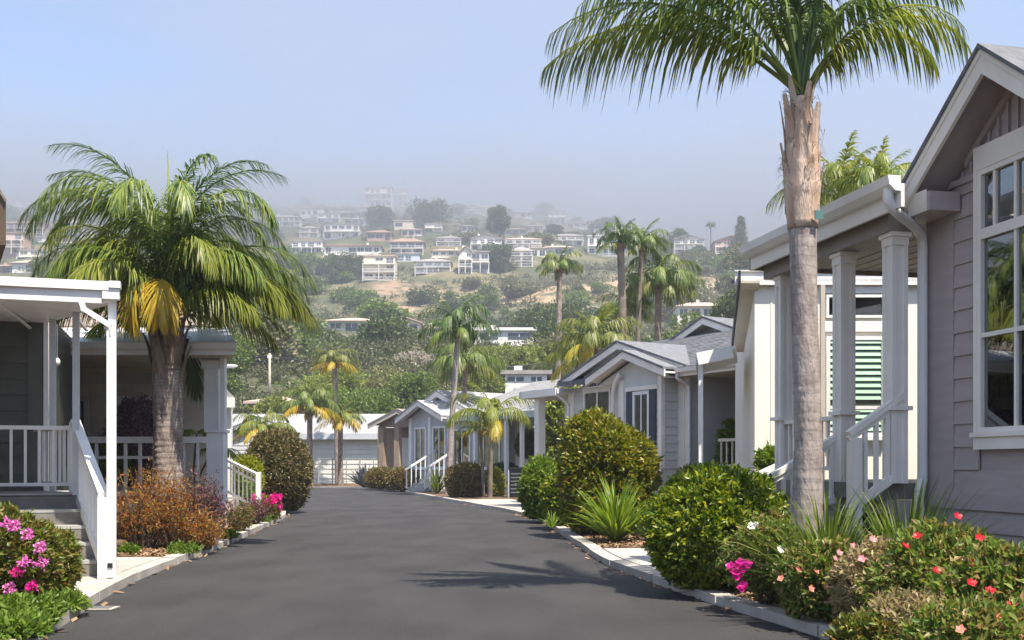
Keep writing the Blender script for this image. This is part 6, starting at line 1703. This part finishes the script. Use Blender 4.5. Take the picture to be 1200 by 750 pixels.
MT = [
 ('dark broad tree directly right of the big queen palm', 412, 386, 460, 78, 120, 'tree_dark', 14),
 ('rounded dark tree in the middle of the left wood below the tan hip roofed house', 448, 404, 470, 70, 110, 'tree_dark', 13),
 ('green tree in front of the tan hip roofed house', 432, 394, 430, 46, 140, 'tree_green', 9),
 ('light green tree above the left golden palm', 395, 430, 492, 60, 80, 'tree_lime', 11),
 ('cream tipped tree left of the blue grey house gables', 452, 436, 486, 66, 82, 'tree_tip', 13),
 ('pale pinkish blossoming tree in the middle of the wood', 487, 413, 456, 40, 100, 'tree_bloom', 10),
 ('fresh green tree right of the blossoming tree', 510, 404, 458, 52, 105, 'tree_green', 11),
 ('low lime tree before the blue grey house gables', 428, 456, 498, 60, 72, 'tree_green', 10),
 ('green tree between the blossoming tree and the white block house', 476, 392, 425, 58, 135, 'tree_green', 10),
 ('dark tree left of the utility pole', 284, 428, 480, 60, 105, 'tree_dark', 10),
 ('mid green tree right of the utility pole', 343, 446, 490, 54, 92, 'tree_green', 11),
 ('olive tree behind the left mid palms', 370, 415, 470, 60, 112, 'tree_olive', 10),
 ('big dark spreading tree right of the tall bare palm trunk', 670, 362, 415, 80, 135, 'tree_dark', 13),
 ('dark tree left of the tall bare palm trunk', 632, 364, 408, 60, 140, 'tree_dark', 11),
 ('olive green tree under the big dark spreading tree', 648, 392, 444, 62, 100, 'tree_olive', 11),
 ('light olive tree right of the long flat roofed house', 606, 410, 446, 52, 95, 'tree_lime', 10),
 ('pale blossoming tree behind the second kerbside palm', 551, 405, 455, 46, 92, 'tree_bloom', 9),
 ('green tree rising behind the blue grey house roof', 566, 420, 465, 46, 88, 'tree_green', 9),
 ('olive tree left of the low lime tree, behind the street end house', 326, 468, 498, 44, 76, 'tree_lime', 9),
 ('dark green tree behind the cream gable ended house', 715, 362, 410, 56, 125, 'tree_dark', 10),
 ('green tree under the white tan roofed house by the upper gable', 812, 366, 396, 50, 120, 'tree_green', 9),
 ('grey green tree below the brown gabled crest house', 868, 282, 322, 46, 210, 'tree_olive', 9),
 ('leafy tree behind the cream house roof edge', 858, 330, 380, 44, 90, 'tree_dark', 9),
 ('low green tree left of the tan gable end house', 452, 376, 402, 40, 150, 'tree_green', 9),
 ('grey green tree beside the hip roofed white house on the far left', 58, 300, 330, 40, 250, 'tree_olive', 9),
 ('lime green tree behind the slim golden palm', 385, 446, 492, 58, 76, 'tree_lime', 10),
 ('green tree in the dip behind the white street end house', 420, 440, 492, 60, 86, 'tree_green', 10),
 ('tall dark tree left of the slender kerbside palm crown', 500, 392, 440, 50, 128, 'tree_dark', 10),
 ('leafy green tree just above the stacked blue grey gables', 480, 440, 480, 54, 78, 'tree_green', 10),
 ('yellow green tree behind the second kerbside palm trunk', 561, 438, 476, 50, 80, 'tree_lime', 9),
 ('mid green tree beyond the top of the utility pole', 325, 394, 432, 60, 150, 'tree_green', 10),
 ('green tree under the dark broad tree at the queen palm tips', 385, 408, 452, 60, 116, 'tree_green', 10),
 ('dark green tree right of the flat roofed pavilion', 650, 430, 462, 44, 88, 'tree_dark', 9),
 ('bushy tree behind the beige house roof', 262, 372, 440, 60, 70, 'tree_green', 10),
]
for i, e in enumerate(MT): tree_px(e[0], e[1], e[2], e[3], e[4], e[5], e[6], 800 + i, nb=e[7], ns=66 if e[5] > 90 else 100)
tree_px('round dark tree looming in the fog above the broad low gabled house', 586, 244, 281, 25, hill(586, 280).y, 'tree_dark', 850, nb=10, ns=50, leaf=.9)
tree_px('rounded tree on the right crest left of the lone fan palm', 797, 264, 288, 24, hill(797, 284).y, 'tree_dark', 851, nb=9, ns=50, leaf=.8)
tree_px('large grey green tree right of the dark decked wing', 583, 292, 318, 34, hill(583, 318).y, 'tree_dark', 852, nb=11, ns=50, leaf=.7)
tree_px('broad grey green tree below the long white terrace house', 406, 302, 330, 46, hill(406, 329).y, 'tree_dark', 853, nb=11, ns=50, leaf=.7)
tree_px('clump of foggy trees left of the tall block in the fog', 445, 243, 266, 34, hill(445, 266).y, 'tree_dark', 854, nb=10, ns=50, leaf=.9)
tree_px('broad foggy tree mass under the narrow tower house', 505, 238, 268, 40, hill(505, 268).y, 'tree_dark', 855, nb=10, ns=50, leaf=.9)
def conifer(label, px, py0, py1, wpx, seed):
    p = hill(px, py1); s = p.y / FPX; H_ = (py1 - py0) * s; w = wpx * s
    t = thing('conifer_tree', label, 'tree', p)
    rg = np.random.default_rng(seed); C_, N_ = [], []
    B = MB(); B.tube([(0, 0, -1), (0, 0, H_ * .98)], [.45, .06], 7)
    for i in range(26):
        z = H_ * (.12 + .86 * i / 25); r = w * .5 * (1 - (i / 25) ** 1.3 * .82) * rg.uniform(.7, 1.1)
        for j in range(6):
            a = rg.uniform(0, 2 * PI); e = (math.cos(a) * r, math.sin(a) * r, z - r * .12)
            B.tube([(0, 0, z), e], [.1, .03], 3, False)
            for q in np.linspace(.25, 1, 5): C_.append((e[0] * q, e[1] * q, z - r * .12 * q)); N_.append((math.cos(a) * .5, math.sin(a) * .5, .3))
    B.build('trunk', M['bark'], t)
    v, tr = leaves_np(rg, np.array(C_), np.array(N_), 4, .85, .5, .9, .3)
    put('crown', mesh_np('crown', v, None, tr, M['tree_dark']), t)
conifer('tall dark conifer standing on the right crest', 868, 231, 284, 22, 860)
conifer('smaller conifer right of the tall crest conifer', 897, 247, 282, 18, 861)
conifer('faint conifer on the crest beside the palm trunk', 912, 256, 284, 15, 862)

# hillside trees too alike to tell apart: shared crowns on single trunks
KIND = [('tree_dark', 'dark green rounded tree among the scrub and houses of the hazy hillside', 'dark hillside trees'),
        ('tree_olive', 'olive grey bushy tree among the scrub and houses of the hazy hillside', 'olive hillside trees'),
        ('tree_green', 'mid green bushy tree among the scrub and houses of the hazy hillside', 'green hillside trees')]
PROTO = []
for ki, (m_, lb, gp) in enumerate(KIND):
    row = []
    for v_ in range(3):
        me, bl = tree_mesh('crown', 7.0, 5.2, 8, 34, 6, .62, M[m_], 900 + ki * 10 + v_, base=.02, flat=.85)
        B = MB(); B.tube([(0, 0, -1.0), (0, 0, 1.6), (.2, 0, 2.8)], [.28, .2, .1], 6)
        for b in bl[:5]: B.tube([(0, 0, 1.2), b[:3]], [.12, .05], 4)
        row.append((me, B.mesh('trunk', M['bark'])))
    PROTO.append(row)
def short(l):
    """the first words of a house's label, enough to point at it"""
    w = l.split(); return ' '.join(w[:8 if len(w) < 9 or w[7].rstrip(',') not in ('the', 'a', 'of', 'with', 'in', 'and', 'to', 'over', 'under', 'beside', 'above', 'behind', 'left', 'right', 'by', 'on') else 7]).rstrip(',')
rg = random.Random(42); n = 0
keep = [(e[0] - 2, e[1] + 2, e[2], e[3] + 1) for e in HH]
tries = 0
while n < 285 and tries < 6000:
    tries += 1
    px = rg.uniform(-10, 960); py = rg.uniform(232, 432)
    if rg.random() < .4: py = rg.uniform(240, 325)
    p = hill(px, py)
    if p is None: continue
    # most scrub stands low between the ochre cuts; houses keep their fronts clear
    Hpx = 4.2 * FPX / p.y
    if any(a - 5 < px < b + 5 and py - Hpx < d - 2 and py > c + 6 and py > d - 6 for a, b, c, d in keep) and rg.random() < .96: continue
    if any(a - 2 < px < b + 2 and d - 3 < py < d + Hpx * .9 for a, b, c, d in keep): continue
    if 322 < py < 366 and 520 < px < 880 and rg.random() < .55: continue
    ki = rg.choices((0, 1, 2), (5, 4, 3) if py < 345 else (3, 2, 5))[0]
    me, tm = PROTO[ki][rg.randrange(3)]
    hx, hl, q = min(((e, e[8], math.hypot((e[0] + e[1]) / 2 - px, 1.4 * ((e[2] + e[3]) / 2 - py))) for e in HH), key=lambda r: r[2])
    dx, dy = px - (hx[0] + hx[1]) / 2, py - (hx[2] + hx[3]) / 2
    rel = ('below' if dy > 0 else 'above') if abs(dy) * 1.4 > abs(dx) else ('right of' if dx > 0 else 'left of')
    far_ = 'some way ' if q > 34 else ''
    lab = f"{('dark green', 'olive grey', 'mid green')[ki]} tree {far_}{rel} the {short(hl)}"
    t = thing('hillside_tree', lab, 'tree', (p.x, p.y, p.z - .2), rg.uniform(0, 6.28), f"hillside trees {rel} the {short(hl)}")
    s = rg.uniform(.5, 1.25) * (1 if p.y > 180 else .8)
    sc = (s * rg.uniform(.85, 1.4), s * rg.uniform(.85, 1.4), s * rg.uniform(.65, 1.05))
    put('crown', me, t, scale=sc); put('trunk', tm, t, scale=sc)
    n += 1
# scrub cover of the slope: low bushes beyond counting
rgn = np.random.default_rng(77); Cs, Ns, Ls = [], [], []
cnt = 0
while cnt < 8000:
    y = rgn.uniform(70, 560) if cnt % 7 else rgn.uniform(68, 120); x = rgn.uniform(-.56, .36) * y
    q = math.sin(x * .045 + 1.7 * math.sin(y * .021)) + math.sin(y * .06 + x * .02) + rgn.normal(0, .7)
    if q < -.8 and y > 150: continue
    z = terr(x, y); r = rgn.uniform(.5, 2.3) * (1 if y > 160 else .7 if y > 112 else .5)
    if y > 150 and any(gx(a - 1, y) < x < gx(b + 1, y) and d - 2 < HZP - (z - CAM_H) / y * FPX < d + 2.2 * FPX / y for a, b, c, d in keep): continue
    d = fib(rgn, 22); d[:, 2] = np.abs(d[:, 2])
    Cs.append(d * np.array([[r * 1.3, r * 1.3, r * .8]]) * rgn.uniform(.6, 1.05, (22, 1)) + np.array([[x, y, z - .1]])); Ns.append(d); cnt += 1
Cs = np.concatenate(Cs); Ns = np.concatenate(Ns)
nr = Cs[:, 1] < 210
v1, t1 = leaves_np(rgn, Cs[nr], Ns[nr], 6, .30, .6, .9, .35)
v2, t2 = leaves_np(rgn, Cs[~nr], Ns[~nr], 3, .55, .6, .9, .25)
v = np.concatenate([v1, v2]); tr = np.concatenate([t1, t2 + len(v1)])
M['scrub'] = leafmat('scrub', [(0.055, 0.07, 0.03), (0.10, 0.11, 0.045), (0.15, 0.15, 0.065), (0.20, 0.175, 0.09)], .2, clump=.55, cscale=.12)
o = put('hillside_scrub', mesh_np('hillside_scrub', v, None, tr, M['scrub']), None, kind='stuff')

# ================================================================== air: even haze over the valley, fog bank on the hilltop
def volume_mat(name, col, dens, aniso=.2):
    m = bpy.data.materials.new(name); m.use_nodes = True; nt = m.node_tree; nt.nodes.clear()
    o = nt.nodes.new('ShaderNodeOutputMaterial'); v = nt.nodes.new('ShaderNodeVolumePrincipled')
    v.inputs['Color'].default_value = (*col, 1); v.inputs['Density'].default_value = dens; v.inputs['Anisotropy'].default_value = aniso
    nt.links.new(v.outputs[0], o.inputs['Volume'])
    return m, nt, v
HAZE = .0012
m, nt, v = volume_mat('haze', (0.45, 0.49, 0.58), HAZE)
B = MB(); B.box(-610, 610, -90, 910, -2.2, 172)
hz_ = B.build('haze', m); hz_['kind'] = 'stuff'
FOG = True
if FOG:
    m, nt, v = volume_mat('fog', (0.53, 0.56, 0.63), .01)
    g = nt.nodes.new('ShaderNodeNewGeometry'); s = nt.nodes.new('ShaderNodeSeparateXYZ'); nt.links.new(g.outputs['Position'], s.inputs[0])
    def nd(op, a=None, b=None, c=None):
        k = nt.nodes.new('ShaderNodeMath'); k.operation = op
        for i, q in enumerate((a, b, c)):
            if q is None: continue
            if isinstance(q, (int, float)): k.inputs[i].default_value = q
            else: nt.links.new(q, k.inputs[i])
        return k.outputs[0]
    def rng_(src, a, b, lo, hi):
        k = nt.nodes.new('ShaderNodeMapRange'); k.interpolation_type = 'SMOOTHSTEP'
        for i, q in enumerate((a, b, lo, hi)): k.inputs[i + 1].default_value = q
        nt.links.new(src, k.inputs[0]); return k.outputs[0]
    nz_ = nt.nodes.new('ShaderNodeTexNoise'); nz_.inputs['Scale'].default_value = .011; nz_.inputs['Detail'].default_value = 3
    nt.links.new(g.outputs['Position'], nz_.inputs['Vector'])
    zz = nd('MULTIPLY_ADD', nz_.outputs['Fac'], 60.0, s.outputs['Z'])      # wavy underside
    lo = rng_(zz, 84, 138, 0.0, 1.0)
    hi = rng_(zz, 150, 198, 1.0, 0.0)
    yy = rng_(s.outputs['Y'], 345, 470, 0.0, 1.0)
    d = nd('MULTIPLY', nd('MULTIPLY', lo, hi), nd('MULTIPLY', yy, .014))
    nt.links.new(d, v.inputs['Density'])
    B = MB(); B.box(-590, 590, 335, 890, 45, 170)
    f = B.build('fog_bank', m); f['kind'] = 'stuff'
